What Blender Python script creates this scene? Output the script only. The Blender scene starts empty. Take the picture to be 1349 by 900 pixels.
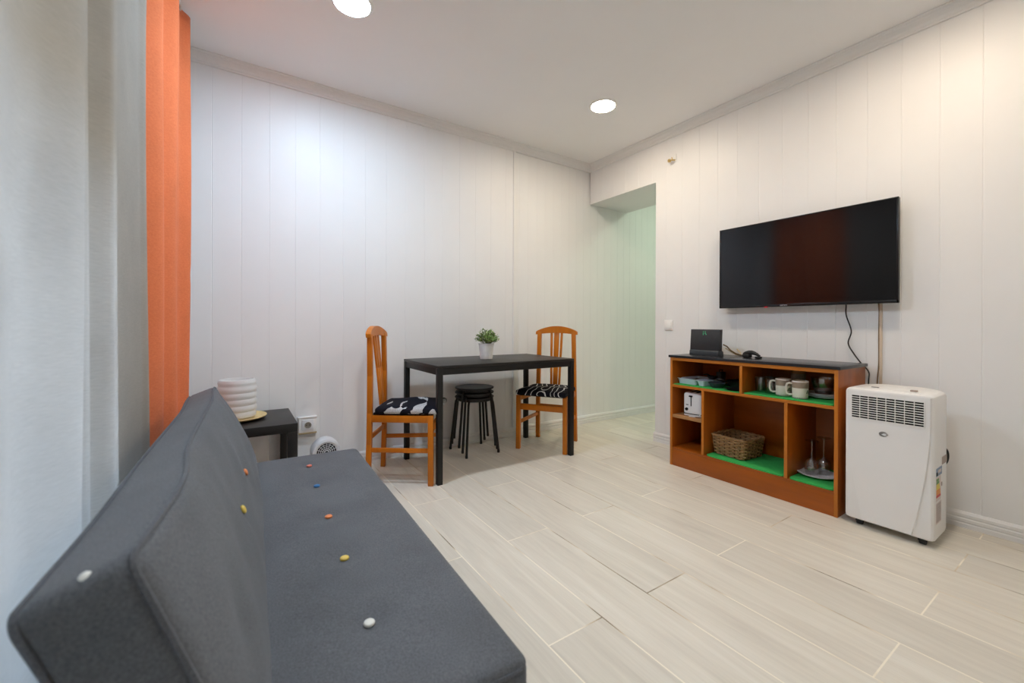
import bpy, bmesh, math, random
from mathutils import Vector, Matrix
random.seed(7)
sc = bpy.context.scene
COL = sc.collection
PI = math.pi
rad = math.radians

# ------------------------------------------------------------------ materials
MATS = {}
def mat(name, color, rough=0.5, metal=0.0, spec=0.5, trans=0.0, ior=1.45, emis=None, estr=0.0,
        vary=0.0, vscale=8.0, vstretch=(1, 1, 1), bump=0.0, bscale=200.0, bstretch=(1, 1, 1), sheen=0.0, coat=0.0):
    m = bpy.data.materials.new(name); m.use_nodes = True
    nt = m.node_tree; n = nt.nodes; l = nt.links
    p = n['Principled BSDF']
    p.inputs['Base Color'].default_value = (*color, 1)
    p.inputs['Roughness'].default_value = rough
    p.inputs['Metallic'].default_value = metal
    p.inputs['Specular IOR Level'].default_value = spec
    p.inputs['Transmission Weight'].default_value = trans
    p.inputs['IOR'].default_value = ior
    if sheen: p.inputs['Sheen Weight'].default_value = sheen
    if coat: p.inputs['Coat Weight'].default_value = coat
    if emis:
        p.inputs['Emission Color'].default_value = (*emis, 1)
        p.inputs['Emission Strength'].default_value = estr
    if vary or bump:
        tc = n.new('ShaderNodeTexCoord')
    if vary:
        mp = n.new('ShaderNodeMapping'); mp.inputs['Scale'].default_value = vstretch
        nz = n.new('ShaderNodeTexNoise'); nz.inputs['Scale'].default_value = vscale
        nz.inputs['Detail'].default_value = 6; nz.inputs['Roughness'].default_value = 0.62
        l.new(tc.outputs['Object'], mp.inputs['Vector']); l.new(mp.outputs['Vector'], nz.inputs['Vector'])
        rp = n.new('ShaderNodeValToRGB')
        rp.color_ramp.elements[0].position = 0.3; rp.color_ramp.elements[1].position = 0.7
        rp.color_ramp.elements[0].color = (*[max(0, c * (1 - vary)) for c in color], 1)
        rp.color_ramp.elements[1].color = (*[min(1, c * (1 + vary)) for c in color], 1)
        l.new(nz.outputs['Fac'], rp.inputs['Fac']); l.new(rp.outputs['Color'], p.inputs['Base Color'])
    if bump:
        mp2 = n.new('ShaderNodeMapping'); mp2.inputs['Scale'].default_value = bstretch
        nb = n.new('ShaderNodeTexNoise'); nb.inputs['Scale'].default_value = bscale; nb.inputs['Detail'].default_value = 3
        l.new(tc.outputs['Object'], mp2.inputs['Vector']); l.new(mp2.outputs['Vector'], nb.inputs['Vector'])
        bp = n.new('ShaderNodeBump'); bp.inputs['Strength'].default_value = bump; bp.inputs['Distance'].default_value = 0.002
        l.new(nb.outputs['Fac'], bp.inputs['Height']); l.new(bp.outputs['Normal'], p.inputs['Normal'])
    MATS[name] = m
    return m

M_wall = mat('painted_panel', (.845, .84, .83), rough=.42, spec=.35, vary=.02, vscale=1.5, bump=.02, bscale=60)
M_ceil = mat('ceiling_paint', (.92, .91, .905), rough=.8, spec=.2, vary=.015, vscale=1.2)
M_trim = mat('painted_trim', (.84, .83, .815), rough=.4, spec=.4, vary=.015, vscale=3)
M_black = mat('black_lacquer', (.018, .016, .015), rough=.42, spec=.45, vary=.15, vscale=30, vstretch=(1, 8, 1))
M_blackmetal = mat('black_metal', (.010, .0095, .009), rough=.45, spec=.4, vary=.1, vscale=20)
M_stool = mat('black_plastic', (.011, .011, .011), rough=.5, spec=.4, vary=.1, vscale=40)
M_chairwood = mat('honey_beech', (.56, .165, .007), rough=.38, spec=.45, vary=.16, vscale=14, vstretch=(1, 1, .12))
M_crestend = mat('pale_end_grain', (.55, .26, .12), rough=.45, vary=.1, vscale=30)
M_cherry = mat('cherry_veneer', (.36, .088, .006), rough=.36, spec=.45, vary=.22, vscale=10, vstretch=(1, .12, 1), coat=.1)
M_cherryv = mat('cherry_veneer_upright', (.36, .088, .006), rough=.36, spec=.45, vary=.22, vscale=10, vstretch=(1, 1, .12), coat=.1)
M_cherryedge = mat('cherry_edge_band', (.52, .165, .014), rough=.38, vary=.12, vscale=12, vstretch=(1, .2, .2))
M_pine = mat('pale_worn_board', (.40, .20, .075), rough=.55, vary=.18, vscale=10, vstretch=(1, .1, 1))
M_counter = mat('black_worktop', (.018, .019, .022), rough=.26, spec=.5, vary=.12, vscale=50)
M_green = mat('green_felt', (.05, .42, .10), rough=.85, spec=.1, vary=.1, vscale=60, bump=.2, bscale=900)
M_white = mat('white_plastic', (.87, .855, .83), rough=.3, spec=.5, vary=.012, vscale=5)
M_whitecool = mat('white_enamel', (.78, .79, .80), rough=.3, spec=.5, vary=.012, vscale=5)
M_dark = mat('dark_void_plastic', (.006, .006, .006), rough=.7, spec=.2, vary=.1, vscale=20)
M_rubber = mat('black_rubber', (.012, .012, .012), rough=.6, vary=.1, vscale=30)
M_grey = mat('grey_metal_badge', (.20, .195, .19), rough=.4, metal=.3, vary=.1, vscale=40)
M_silver = mat('silver_letter', (.6, .6, .62), rough=.35, metal=.4, vary=.05, vscale=40)
M_screen = mat('screen_glass', (.0035, .0035, .0045), rough=.10, spec=.5, vary=.08, vscale=3)
M_bezel = mat('glossy_bezel', (.006, .006, .007), rough=.25, spec=.5, vary=.1, vscale=20)
M_router = mat('charcoal_plastic', (.034, .034, .037), rough=.55, vary=.08, vscale=30)
M_router2 = mat('slate_plastic', (.040, .047, .055), rough=.4, vary=.08, vscale=30)
M_ledg = mat('green_indicator', (.03, .35, .15), rough=.4, emis=(.08, .8, .35), estr=.1, vary=.02)
M_ledr = mat('red_indicator', (.5, .02, .03), rough=.4, emis=(1, .03, .05), estr=.12, vary=.02)
M_cableB = mat('black_cable', (.012, .012, .012), rough=.5, vary=.08, vscale=50)
M_cableY = mat('cream_cable', (.62, .50, .30), rough=.5, vary=.1, vscale=50)
M_cableBr = mat('brown_cable', (.20, .12, .05), rough=.5, vary=.15, vscale=50)
M_beige = mat('beige_trunking', (.62, .50, .38), rough=.5, vary=.06, vscale=30)
M_brass = mat('aged_brass', (.62, .45, .18), rough=.35, metal=.7, vary=.12, vscale=60)
M_wicker = mat('wicker_strand', (.34, .19, .075), rough=.55, vary=.4, vscale=45, bump=.3, bscale=300)
M_wickerdark = mat('wicker_dark', (.10, .05, .02), rough=.7, vary=.3, vscale=40)
M_ceramic = mat('cream_ceramic', (.82, .76, .65), rough=.3, vary=.04, vscale=25)
M_band = mat('taupe_glaze', (.33, .25, .18), rough=.4, vary=.18, vscale=60)
M_leafprint = mat('olive_print', (.10, .14, .05), rough=.5, vary=.25, vscale=60)
M_plate = mat('white_plate', (.85, .86, .88), rough=.22, vary=.03, vscale=10)
M_plateg = mat('speckled_plate', (.82, .78, .75), rough=.4, vary=.35, vscale=120)
M_tray = mat('pale_blue_plastic', (.74, .83, .93), rough=.35, vary=.03, vscale=10)
M_potwhite = mat('whitewashed_pot', (.82, .80, .77), rough=.55, vary=.16, vscale=18, vstretch=(1, 1, .3))
M_soil = mat('dark_soil', (.03, .022, .012), rough=.95, vary=.3, vscale=60)
M_leaf = mat('leaf_green', (.15, .26, .055), rough=.45, vary=.55, vscale=45)
M_leaf2 = mat('leaf_pale', (.34, .43, .17), rough=.45, vary=.3, vscale=45)
M_stem = mat('plant_stem', (.10, .12, .03), rough=.6, vary=.2, vscale=40)
M_bamboo = mat('bamboo_base', (.70, .52, .24), rough=.5, vary=.1, vscale=15, vstretch=(1, .2, 1))
M_socket = mat('socket_dark', (.30, .27, .22), rough=.5, vary=.08, vscale=40)
M_pin = mat('pin_metal', (.5, .45, .35), rough=.35, metal=.7, vary=.05)
M_ochre_shadow = mat('ochre_shadow', (.40, .30, .16), rough=.6, vary=.1, vscale=30)
M_alu = mat('window_frame_white', (.75, .75, .75), rough=.35, vary=.02)
M_shutter = mat('shutter_slats', (.46, .45, .42), rough=.6, vary=.05)
M_red = mat('label_red', (.65, .06, .04), rough=.5, vary=.03)
M_orange_l = mat('label_orange', (.85, .33, .05), rough=.5, vary=.03)
M_yellow_l = mat('label_yellow', (.85, .68, .08), rough=.5, vary=.03)
M_green_l = mat('label_green', (.13, .30, .08), rough=.5, vary=.03)
M_blue_l = mat('label_blue', (.22, .29, .42), rough=.5, vary=.05)
M_paper = mat('label_paper', (.72, .62, .58), rough=.5, vary=.02)
M_ink = mat('label_ink', (.36, .31, .29), rough=.6, vary=.05)
M_brownl = mat('label_taupe', (.42, .33, .28), rough=.6, vary=.05)
M_chrome = mat('cutlery_steel', (.55, .55, .55), rough=.25, metal=1, vary=.05)
M_fcablue = mat('button_blue', (.03, .16, .38), rough=.5, vary=.05)
M_bwhite = mat('button_white', (.75, .75, .70), rough=.5, vary=.05)
M_byellow = mat('button_yellow', (.72, .52, .10), rough=.5, vary=.05)
M_borange = mat('button_orange', (.75, .24, .08), rough=.5, vary=.05)
M_bpink = mat('button_coral', (.75, .22, .16), rough=.5, vary=.05)
M_legmetal = mat('steel_leg', (.4, .4, .4), rough=.3, metal=.9, vary=.05)

def fabric(name, c1, c2, scale, stretch, bumpd=.35, transl=0.0, sheen=.2, blotch=.12):
    m = bpy.data.materials.new(name); m.use_nodes = True
    nt = m.node_tree; n = nt.nodes; l = nt.links; p = n['Principled BSDF']
    tc = n.new('ShaderNodeTexCoord'); mp = n.new('ShaderNodeMapping'); mp.inputs['Scale'].default_value = stretch
    nz = n.new('ShaderNodeTexNoise'); nz.inputs['Scale'].default_value = scale; nz.inputs['Detail'].default_value = 5; nz.inputs['Roughness'].default_value = .7
    l.new(tc.outputs['Object'], mp.inputs['Vector']); l.new(mp.outputs['Vector'], nz.inputs['Vector'])
    rp = n.new('ShaderNodeValToRGB'); rp.color_ramp.elements[0].position = .32; rp.color_ramp.elements[1].position = .68
    rp.color_ramp.elements[0].color = (*c1, 1); rp.color_ramp.elements[1].color = (*c2, 1)
    l.new(nz.outputs['Fac'], rp.inputs['Fac'])
    nz2 = n.new('ShaderNodeTexNoise'); nz2.inputs['Scale'].default_value = 5; nz2.inputs['Detail'].default_value = 3
    l.new(tc.outputs['Object'], nz2.inputs['Vector'])
    mr = n.new('ShaderNodeMapRange'); mr.inputs['From Min'].default_value = .3; mr.inputs['From Max'].default_value = .7
    mr.inputs['To Min'].default_value = 1 - blotch; mr.inputs['To Max'].default_value = 1 + blotch
    l.new(nz2.outputs['Fac'], mr.inputs['Value'])
    mx = n.new('ShaderNodeVectorMath'); mx.operation = 'SCALE'
    l.new(rp.outputs['Color'], mx.inputs[0]); l.new(mr.outputs['Result'], mx.inputs['Scale'])
    l.new(mx.outputs['Vector'], p.inputs['Base Color'])
    p.inputs['Roughness'].default_value = .9; p.inputs['Specular IOR Level'].default_value = .15
    p.inputs['Sheen Weight'].default_value = sheen
    b = n.new('ShaderNodeBump'); b.inputs['Strength'].default_value = bumpd; b.inputs['Distance'].default_value = .002
    l.new(nz.outputs['Fac'], b.inputs['Height']); l.new(b.outputs['Normal'], p.inputs['Normal'])
    if transl:
        tr = n.new('ShaderNodeBsdfTranslucent'); l.new(mx.outputs['Vector'], tr.inputs['Color'])
        ms = n.new('ShaderNodeMixShader'); ms.inputs['Fac'].default_value = transl
        l.new(p.outputs['BSDF'], ms.inputs[1]); l.new(tr.outputs['BSDF'], ms.inputs[2])
        l.new(ms.outputs['Shader'], n['Material Output'].inputs['Surface'])
    return m
M_sofa = fabric('charcoal_wool', (.075, .081, .090), (.150, .158, .170), 260, (1, 1, 1), .35, sheen=.12, blotch=.12)
M_piping = fabric('charcoal_piping', (.065, .07, .08), (.13, .137, .15), 300, (1, 1, 1), .3, sheen=.1)
M_curtg = fabric('grey_linen', (.44, .405, .35), (.52, .48, .42), 190, (.3, .22, 3.0), .18, transl=.36, sheen=.1, blotch=.05)
M_curto = fabric('orange_linen', (.80, .20, .075), (.90, .255, .10), 90, (1, 1, 2.5), .25, transl=.15, sheen=.1, blotch=.05)
M_paperlamp = fabric('rice_paper', (.86, .86, .85), (.92, .92, .91), 30, (1, 1, 4), .2, transl=.4, sheen=0, blotch=.02)

def patterned(name, kind):
    m = bpy.data.materials.new(name); m.use_nodes = True
    nt = m.node_tree; n = nt.nodes; l = nt.links; p = n['Principled BSDF']
    tc = n.new('ShaderNodeTexCoord')
    if kind == 'leaf':
        mp = n.new('ShaderNodeMapping'); mp.inputs['Rotation'].default_value = (0.3, 0.2, .55); mp.inputs['Scale'].default_value = (7.5, 3.2, 6)
        mp.inputs['Location'].default_value = (.35, .2, .1)
        wv = n.new('ShaderNodeTexNoise'); wv.inputs['Scale'].default_value = 1.35; wv.inputs['Detail'].default_value = 1.0; wv.inputs['Distortion'].default_value = .9
        l.new(tc.outputs['Object'], mp.inputs['Vector']); l.new(mp.outputs['Vector'], wv.inputs['Vector'])
        a = n.new('ShaderNodeValToRGB'); a.color_ramp.interpolation = 'CONSTANT'
        a.color_ramp.elements[0].color = (0, 0, 0, 1); a.color_ramp.elements[1].position = .545; a.color_ramp.elements[1].color = (1, 1, 1, 1)
        l.new(wv.outputs['Fac'], a.inputs['Fac'])
        w2 = n.new('ShaderNodeTexWave'); w2.inputs['Scale'].default_value = 9; w2.inputs['Distortion'].default_value = 3
        l.new(mp.outputs['Vector'], w2.inputs['Vector'])
        b = n.new('ShaderNodeValToRGB'); b.color_ramp.interpolation = 'CONSTANT'
        b.color_ramp.elements[0].color = (0, 0, 0, 1); b.color_ramp.elements[1].position = .16; b.color_ramp.elements[1].color = (1, 1, 1, 1)
        l.new(w2.outputs['Fac'], b.inputs['Fac'])
        mu = n.new('ShaderNodeMath'); mu.operation = 'MULTIPLY'
        l.new(a.outputs['Color'], mu.inputs[0]); l.new(b.outputs['Color'], mu.inputs[1]); fac = mu.outputs[0]
    else:
        mp = n.new('ShaderNodeMapping'); mp.inputs['Scale'].default_value = (1, 1, 1)
        w2 = n.new('ShaderNodeTexWave'); w2.wave_type = 'RINGS'; w2.inputs['Scale'].default_value = 6; w2.inputs['Distortion'].default_value = 14; w2.inputs['Detail'].default_value = 1.0; w2.inputs['Detail Scale'].default_value = .8
        l.new(tc.outputs['Object'], mp.inputs['Vector']); l.new(mp.outputs['Vector'], w2.inputs['Vector'])
        b = n.new('ShaderNodeValToRGB'); b.color_ramp.interpolation = 'CONSTANT'
        b.color_ramp.elements[0].color = (0, 0, 0, 1); b.color_ramp.elements[1].position = .945; b.color_ramp.elements[1].color = (1, 1, 1, 1)
        l.new(w2.outputs['Fac'], b.inputs['Fac']); fac = b.outputs['Color']
    mx = n.new('ShaderNodeMix'); mx.data_type = 'RGBA'
    mx.inputs['A'].default_value = (.008, .008, .014, 1); mx.inputs['B'].default_value = (.70, .70, .70, 1)
    l.new(fac, mx.inputs['Factor']); l.new(mx.outputs['Result'], p.inputs['Base Color'])
    p.inputs['Roughness'].default_value = .8; p.inputs['Specular IOR Level'].default_value = .15
    return m
M_cushleaf = patterned('black_white_leaf_cloth', 'leaf')
M_cushline = patterned('black_cloth_white_lines', 'line')

def clear_glass(name, tint=(1, 1, 1), base=.06, rough=.02):
    m = bpy.data.materials.new(name); m.use_nodes = True
    nt = m.node_tree; n = nt.nodes; l = nt.links
    for x in list(n):
        if x.type == 'BSDF_PRINCIPLED': n.remove(x)
    t = n.new('ShaderNodeBsdfTransparent'); t.inputs['Color'].default_value = (*tint, 1)
    g = n.new('ShaderNodeBsdfGlossy'); g.inputs['Roughness'].default_value = rough
    fr = n.new('ShaderNodeLayerWeight'); fr.inputs['Blend'].default_value = .35
    mr = n.new('ShaderNodeMapRange'); mr.inputs['To Min'].default_value = base; mr.inputs['To Max'].default_value = .55
    ms = n.new('ShaderNodeMixShader')
    l.new(fr.outputs['Fresnel'], mr.inputs['Value']); l.new(mr.outputs['Result'], ms.inputs['Fac'])
    l.new(t.outputs['BSDF'], ms.inputs[1]); l.new(g.outputs['BSDF'], ms.inputs[2])
    l.new(ms.outputs['Shader'], n['Material Output'].inputs['Surface'])
    return m
M_glass = clear_glass('clear_glass', (.92, .93, .93), .14)
M_pane = clear_glass('window_pane', (.95, .97, .98), .03)

def emitter(name, col, strength):
    m = bpy.data.materials.new(name); m.use_nodes = True
    p = m.node_tree.nodes['Principled BSDF']
    p.inputs['Base Color'].default_value = (.9, .9, .9, 1)
    p.inputs['Emission Color'].default_value = (*col, 1); p.inputs['Emission Strength'].default_value = strength
    return m

def floor_material():
    m = bpy.data.materials.new('wood_look_tile'); m.use_nodes = True
    nt = m.node_tree; n = nt.nodes; l = nt.links; p = n['Principled BSDF']
    geo = n.new('ShaderNodeNewGeometry'); sep = n.new('ShaderNodeSeparateXYZ'); l.new(geo.outputs['Position'], sep.inputs[0])
    def math_(op, a, b=None):
        x = n.new('ShaderNodeMath'); x.operation = op
        for i, v in enumerate((a, b)):
            if v is None: continue
            if isinstance(v, (int, float)): x.inputs[i].default_value = v
            else: l.new(v, x.inputs[i])
        return x.outputs[0]
    W, L = .2355, 1.205
    u = math_('ADD', sep.outputs['Y'], 20 * L + 2.130)         # along the plank
    v = math_('ADD', sep.outputs['X'], .347 + 40 * W)           # across
    row = math_('FLOOR', math_('DIVIDE', v, W))
    par = math_('MODULO', row, 2.0)
    # row of [-.583,-.347] (row 39, odd) has joints at -2.735
    u2 = math_('ADD', u, math_('MULTIPLY', par, .6025))
    un = math_('DIVIDE', u2, L); col = math_('FLOOR', un)
    fu = math_('MULTIPLY', math_('FRACT', un), L); fv = math_('MULTIPLY', math_('FRACT', math_('DIVIDE', v, W)), W)
    du = math_('MINIMUM', fu, math_('SUBTRACT', L, fu)); dv = math_('MINIMUM', fv, math_('SUBTRACT', W, fv))
    dd = math_('MINIMUM', du, dv)
    grout = math_('LESS_THAN', dd, .0024)
    cmb = n.new('ShaderNodeCombineXYZ'); l.new(row, cmb.inputs[0]); l.new(col, cmb.inputs[1])
    wn = n.new('ShaderNodeTexWhiteNoise'); wn.noise_dimensions = '3D'; l.new(cmb.outputs[0], wn.inputs['Vector'])
    # wood figure: stretched noise, shifted per plank
    cv = n.new('ShaderNodeCombineXYZ'); l.new(math_('MULTIPLY', sep.outputs['Y'], .9), cv.inputs[0]); l.new(math_('MULTIPLY', sep.outputs['X'], 11.0), cv.inputs[1]); l.new(math_('MULTIPLY', wn.outputs['Value'], 37.0), cv.inputs[2])
    n1 = n.new('ShaderNodeTexNoise'); n1.inputs['Scale'].default_value = 1.6; n1.inputs['Detail'].default_value = 7; n1.inputs['Roughness'].default_value = .62; n1.inputs['Distortion'].default_value = .9
    l.new(cv.outputs[0], n1.inputs['Vector'])
    rp = n.new('ShaderNodeValToRGB'); e = rp.color_ramp.elements
    e[0].position = .28; e[0].color = (.64, .59, .505, 1); e[1].position = .72; e[1].color = (.775, .73, .64, 1)
    e2 = e.new(.5); e2.color = (.715, .665, .57, 1)
    l.new(n1.outputs['Fac'], rp.inputs['Fac'])
    # fine grain
    cf = n.new('ShaderNodeCombineXYZ'); l.new(math_('MULTIPLY', sep.outputs['Y'], 5.0), cf.inputs[0]); l.new(math_('MULTIPLY', sep.outputs['X'], 160.0), cf.inputs[1]); l.new(wn.outputs['Value'], cf.inputs[2])
    n2 = n.new('ShaderNodeTexNoise'); n2.inputs['Scale'].default_value = 1.0; n2.inputs['Detail'].default_value = 4; l.new(cf.outputs[0], n2.inputs['Vector'])
    tone = math_('ADD', math_('MULTIPLY', wn.outputs['Value'], .13), math_('ADD', .84, math_('MULTIPLY', n2.outputs['Fac'], .16)))
    sc_ = n.new('ShaderNodeVectorMath'); sc_.operation = 'SCALE'; l.new(rp.outputs['Color'], sc_.inputs[0]); l.new(tone, sc_.inputs['Scale'])
    # grout: cream, in places stained dark
    n3 = n.new('ShaderNodeTexNoise'); n3.inputs['Scale'].default_value = 2.6; n3.inputs['Detail'].default_value = 3; l.new(geo.outputs['Position'], n3.inputs['Vector'])
    rg = n.new('ShaderNodeValToRGB'); g = rg.color_ramp.elements
    g[0].position = .35; g[0].color = (.24, .185, .115, 1); g[1].position = .50; g[1].color = (.93, .86, .72, 1)
    g2 = g.new(.42); g2.color = (.60, .49, .33, 1)
    l.new(n3.outputs['Fac'], rg.inputs['Fac'])
    mx = n.new('ShaderNodeMix'); mx.data_type = 'RGBA'
    l.new(grout, mx.inputs['Factor']); l.new(sc_.outputs['Vector'], mx.inputs['A']); l.new(rg.outputs['Color'], mx.inputs['B'])
    l.new(mx.outputs['Result'], p.inputs['Base Color'])
    p.inputs['Roughness'].default_value = .36; p.inputs['Specular IOR Level'].default_value = .35
    b = n.new('ShaderNodeBump'); b.inputs['Strength'].default_value = .25; b.inputs['Distance'].default_value = .002
    h = math_('SUBTRACT', math_('MULTIPLY', n2.outputs['Fac'], .25), grout)
    l.new(h, b.inputs['Height']); l.new(b.outputs['Normal'], p.inputs['Normal'])
    return m
M_floor = floor_material()

# ------------------------------------------------------------------ mesh helpers
class MB:
    def __init__(s): s.bm = bmesh.new()
    def _merge(s, b2, mtx=None):
        if mtx is not None: bmesh.ops.transform(b2, matrix=mtx, verts=b2.verts)
        me = bpy.data.meshes.new('tmp'); b2.to_mesh(me); b2.free()
        s.bm.from_mesh(me); bpy.data.meshes.remove(me); return s
    def box(s, a, b, bev=0.0, seg=2, mtx=None):
        b2 = bmesh.new(); bmesh.ops.create_cube(b2, size=1)
        c = [(a[i] + b[i]) / 2 for i in range(3)]; d = [abs(b[i] - a[i]) for i in range(3)]
        for v in b2.verts: v.co = Vector((c[0] + v.co.x * d[0], c[1] + v.co.y * d[1], c[2] + v.co.z * d[2]))
        if bev: bmesh.ops.bevel(b2, geom=b2.edges[:] + b2.verts[:], offset=min(bev, min(d) * .45), segments=seg, profile=.5, affect='EDGES')
        return s._merge(b2, mtx)
    def prism(s, pts, depth, mtx=None, bev=0.0):
        """outline in the local xy plane, extruded along +z"""
        b2 = bmesh.new(); vs = [b2.verts.new((p[0], p[1], 0)) for p in pts]; f = b2.faces.new(vs)
        r = bmesh.ops.extrude_face_region(b2, geom=[f])
        for v in [x for x in r['geom'] if isinstance(x, bmesh.types.BMVert)]: v.co.z += depth
        bmesh.ops.recalc_face_normals(b2, faces=b2.faces)
        if bev:
            es = [e for e in b2.edges if len(e.link_faces) == 2 and e.calc_face_angle(0) > .5]
            bmesh.ops.bevel(b2, geom=es, offset=bev, segments=2, profile=.5, affect='EDGES')
        return s._merge(b2, mtx)
    def lathe(s, prof, n=32, mtx=None, cap=False):
        b2 = bmesh.new(); rings = []
        for (r, z) in prof:
            if r < 1e-6: rings.append([b2.verts.new((0, 0, z))])
            else: rings.append([b2.verts.new((r * math.cos(2 * PI * i / n), r * math.sin(2 * PI * i / n), z)) for i in range(n)])
        for A, B in zip(rings, rings[1:]):
            for i in range(n):
                j = (i + 1) % n
                if len(A) == 1 and len(B) == 1: continue
                if len(A) == 1: b2.faces.new((A[0], B[j], B[i]))
                elif len(B) == 1: b2.faces.new((A[i], A[j], B[0]))
                else: b2.faces.new((A[i], A[j], B[j], B[i]))
        bmesh.ops.recalc_face_normals(b2, faces=b2.faces)
        return s._merge(b2, mtx)
    def tube(s, pts, r, n=8, closed=False, cap=True, mtx=None):
        P = [Vector(p) for p in pts]; N = len(P); b2 = bmesh.new(); rings = []
        rr = r if isinstance(r, (list, tuple)) else [r] * N
        prev = None
        for i in range(N):
            if closed: t = (P[(i + 1) % N] - P[i - 1])
            else: t = P[min(i + 1, N - 1)] - P[max(i - 1, 0)]
            t = t.normalized() if t.length > 1e-9 else Vector((0, 0, 1))
            if prev is None:
                a = Vector((0, 0, 1)) if abs(t.z) < .9 else Vector((1, 0, 0)); x = t.cross(a).normalized()
            else:
                x = prev - t * prev.dot(t); x = x.normalized()
            prev = x; y = t.cross(x)
            rings.append([b2.verts.new(P[i] + (x * math.cos(2 * PI * k / n) + y * math.sin(2 * PI * k / n)) * rr[i]) for k in range(n)])
        pr = list(zip(rings, rings[1:])) + ([(rings[-1], rings[0])] if closed else [])
        for A, B in pr:
            for k in range(n):
                j = (k + 1) % n; b2.faces.new((A[k], A[j], B[j], B[k]))
        if cap and not closed:
            b2.faces.new(list(reversed(rings[0]))); b2.faces.new(rings[-1])
        bmesh.ops.recalc_face_normals(b2, faces=b2.faces)
        return s._merge(b2, mtx)
    def bar(s, p, q, w, d, up=(0, 0, 1), bev=.003, w2=None, d2=None):
        """rectangular bar p->q; w along 'side', d along the other"""
        p = Vector(p); q = Vector(q); t = (q - p).normalized(); u = Vector(up)
        x = t.cross(u)
        if x.length < 1e-5: x = t.cross(Vector((1, 0, 0)))
        x.normalize(); y = x.cross(t).normalized(); b2 = bmesh.new()
        w2 = w if w2 is None else w2; d2 = d if d2 is None else d2
        A = [b2.verts.new(p + x * sx * w / 2 + y * sy * d / 2) for sx, sy in ((-1, -1), (1, -1), (1, 1), (-1, 1))]
        B = [b2.verts.new(q + x * sx * w2 / 2 + y * sy * d2 / 2) for sx, sy in ((-1, -1), (1, -1), (1, 1), (-1, 1))]
        b2.faces.new(A[::-1]); b2.faces.new(B)
        for i in range(4): j = (i + 1) % 4; b2.faces.new((A[i], A[j], B[j], B[i]))
        bmesh.ops.recalc_face_normals(b2, faces=b2.faces)
        if bev: bmesh.ops.bevel(b2, geom=b2.edges[:], offset=bev, segments=2, profile=.5, affect='EDGES')
        return s._merge(b2)
    def grid(s, rows):
        """rows of points -> quads"""
        vs = [[s.bm.verts.new(p) for p in r] for r in rows]
        for a, b in zip(vs, vs[1:]):
            for i in range(len(a) - 1): s.bm.faces.new((a[i], a[i + 1], b[i + 1], b[i]))
        return s
    def cushion(s, h, r, nx=10, ny=10, nz=4, bulge=None, mtx=None):
        """rounded box with half extents h; bulge(p)->p may displace"""
        b2 = bmesh.new()
        def face(ax, sg, nu, nv):
            u, v = [i for i in range(3) if i != ax]
            g = []
            for i in range(nu + 1):
                rw = []
                for j in range(nv + 1):
                    c = [0, 0, 0]; c[ax] = sg * h[ax]; c[u] = -h[u] + 2 * h[u] * i / nu; c[v] = -h[v] + 2 * h[v] * j / nv
                    rw.append(b2.verts.new(c))
                g.append(rw)
            for i in range(nu):
                for j in range(nv): b2.faces.new((g[i][j], g[i + 1][j], g[i + 1][j + 1], g[i][j + 1]))
        N = (nx, ny, nz)
        for ax in range(3):
            u, v = [i for i in range(3) if i != ax]
            for sg in (-1, 1): face(ax, sg, N[u], N[v])
        bmesh.ops.remove_doubles(b2, verts=b2.verts, dist=1e-5)
        for vv in b2.verts:
            p = vv.co; inn = Vector([max(-(h[i] - r), min(h[i] - r, p[i])) for i in range(3)]); d = p - inn
            if d.length > 1e-9: p = inn + d.normalized() * r
            if bulge: p = bulge(Vector(p), h)
            vv.co = p
        bmesh.ops.recalc_face_normals(b2, faces=b2.faces)
        return s._merge(b2, mtx)
    def build(s, name, m, parent=None, smooth=True, angle=35, loc=None):
        me = bpy.data.meshes.new(name); s.bm.to_mesh(me); s.bm.free()
        ms = m if isinstance(m, (list, tuple)) else [m]
        for x in ms: me.materials.append(x)
        if smooth:
            for p in me.polygons: p.use_smooth = True
            try: me.set_sharp_from_angle(angle=rad(angle))
            except Exception: pass
        o = bpy.data.objects.new(name, me); COL.objects.link(o)
        if parent is not None: o.parent = parent
        if loc: o.location = loc
        return o

def thing(name, label, cat, loc=(0, 0, 0), rz=0.0, group=None):
    o = bpy.data.objects.new(name, None); COL.objects.link(o); o.location = loc; o.rotation_euler = (0, 0, rz)
    o['label'] = label; o['category'] = cat
    if group: o['group'] = group
    return o
def tag(o, label, cat, group=None):
    o['label'] = label; o['category'] = cat
    if group: o['group'] = group
    return o
def struct(o): o['kind'] = 'structure'; return o
def copy_tree(o, parent=None):
    c = o.copy(); COL.objects.link(c)
    if parent is not None: c.parent = parent
    for ch in list(o.children): copy_tree(ch, c)
    return c
def T(x, y, z): return Matrix.Translation((x, y, z))
def RZ(a): return Matrix.Rotation(a, 4, 'Z')
def RX(a): return Matrix.Rotation(a, 4, 'X')
def RY(a): return Matrix.Rotation(a, 4, 'Y')

# ------------------------------------------------------------------ room shell
H = 2.65; XL = -3.46; YF = -5.6; XH = 1.9; YH = -2.2
b = MB(); b.box((XL - .3, YF - .2, -.1), (XH + .1, .15, 0)); struct(b.build('floor', M_floor, smooth=False))
b = MB(); b.box((XL - .3, YF - .2, H), (XH + .1, .15, H + .1)); struct(b.build('ceiling', M_ceil, smooth=False))

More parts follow.
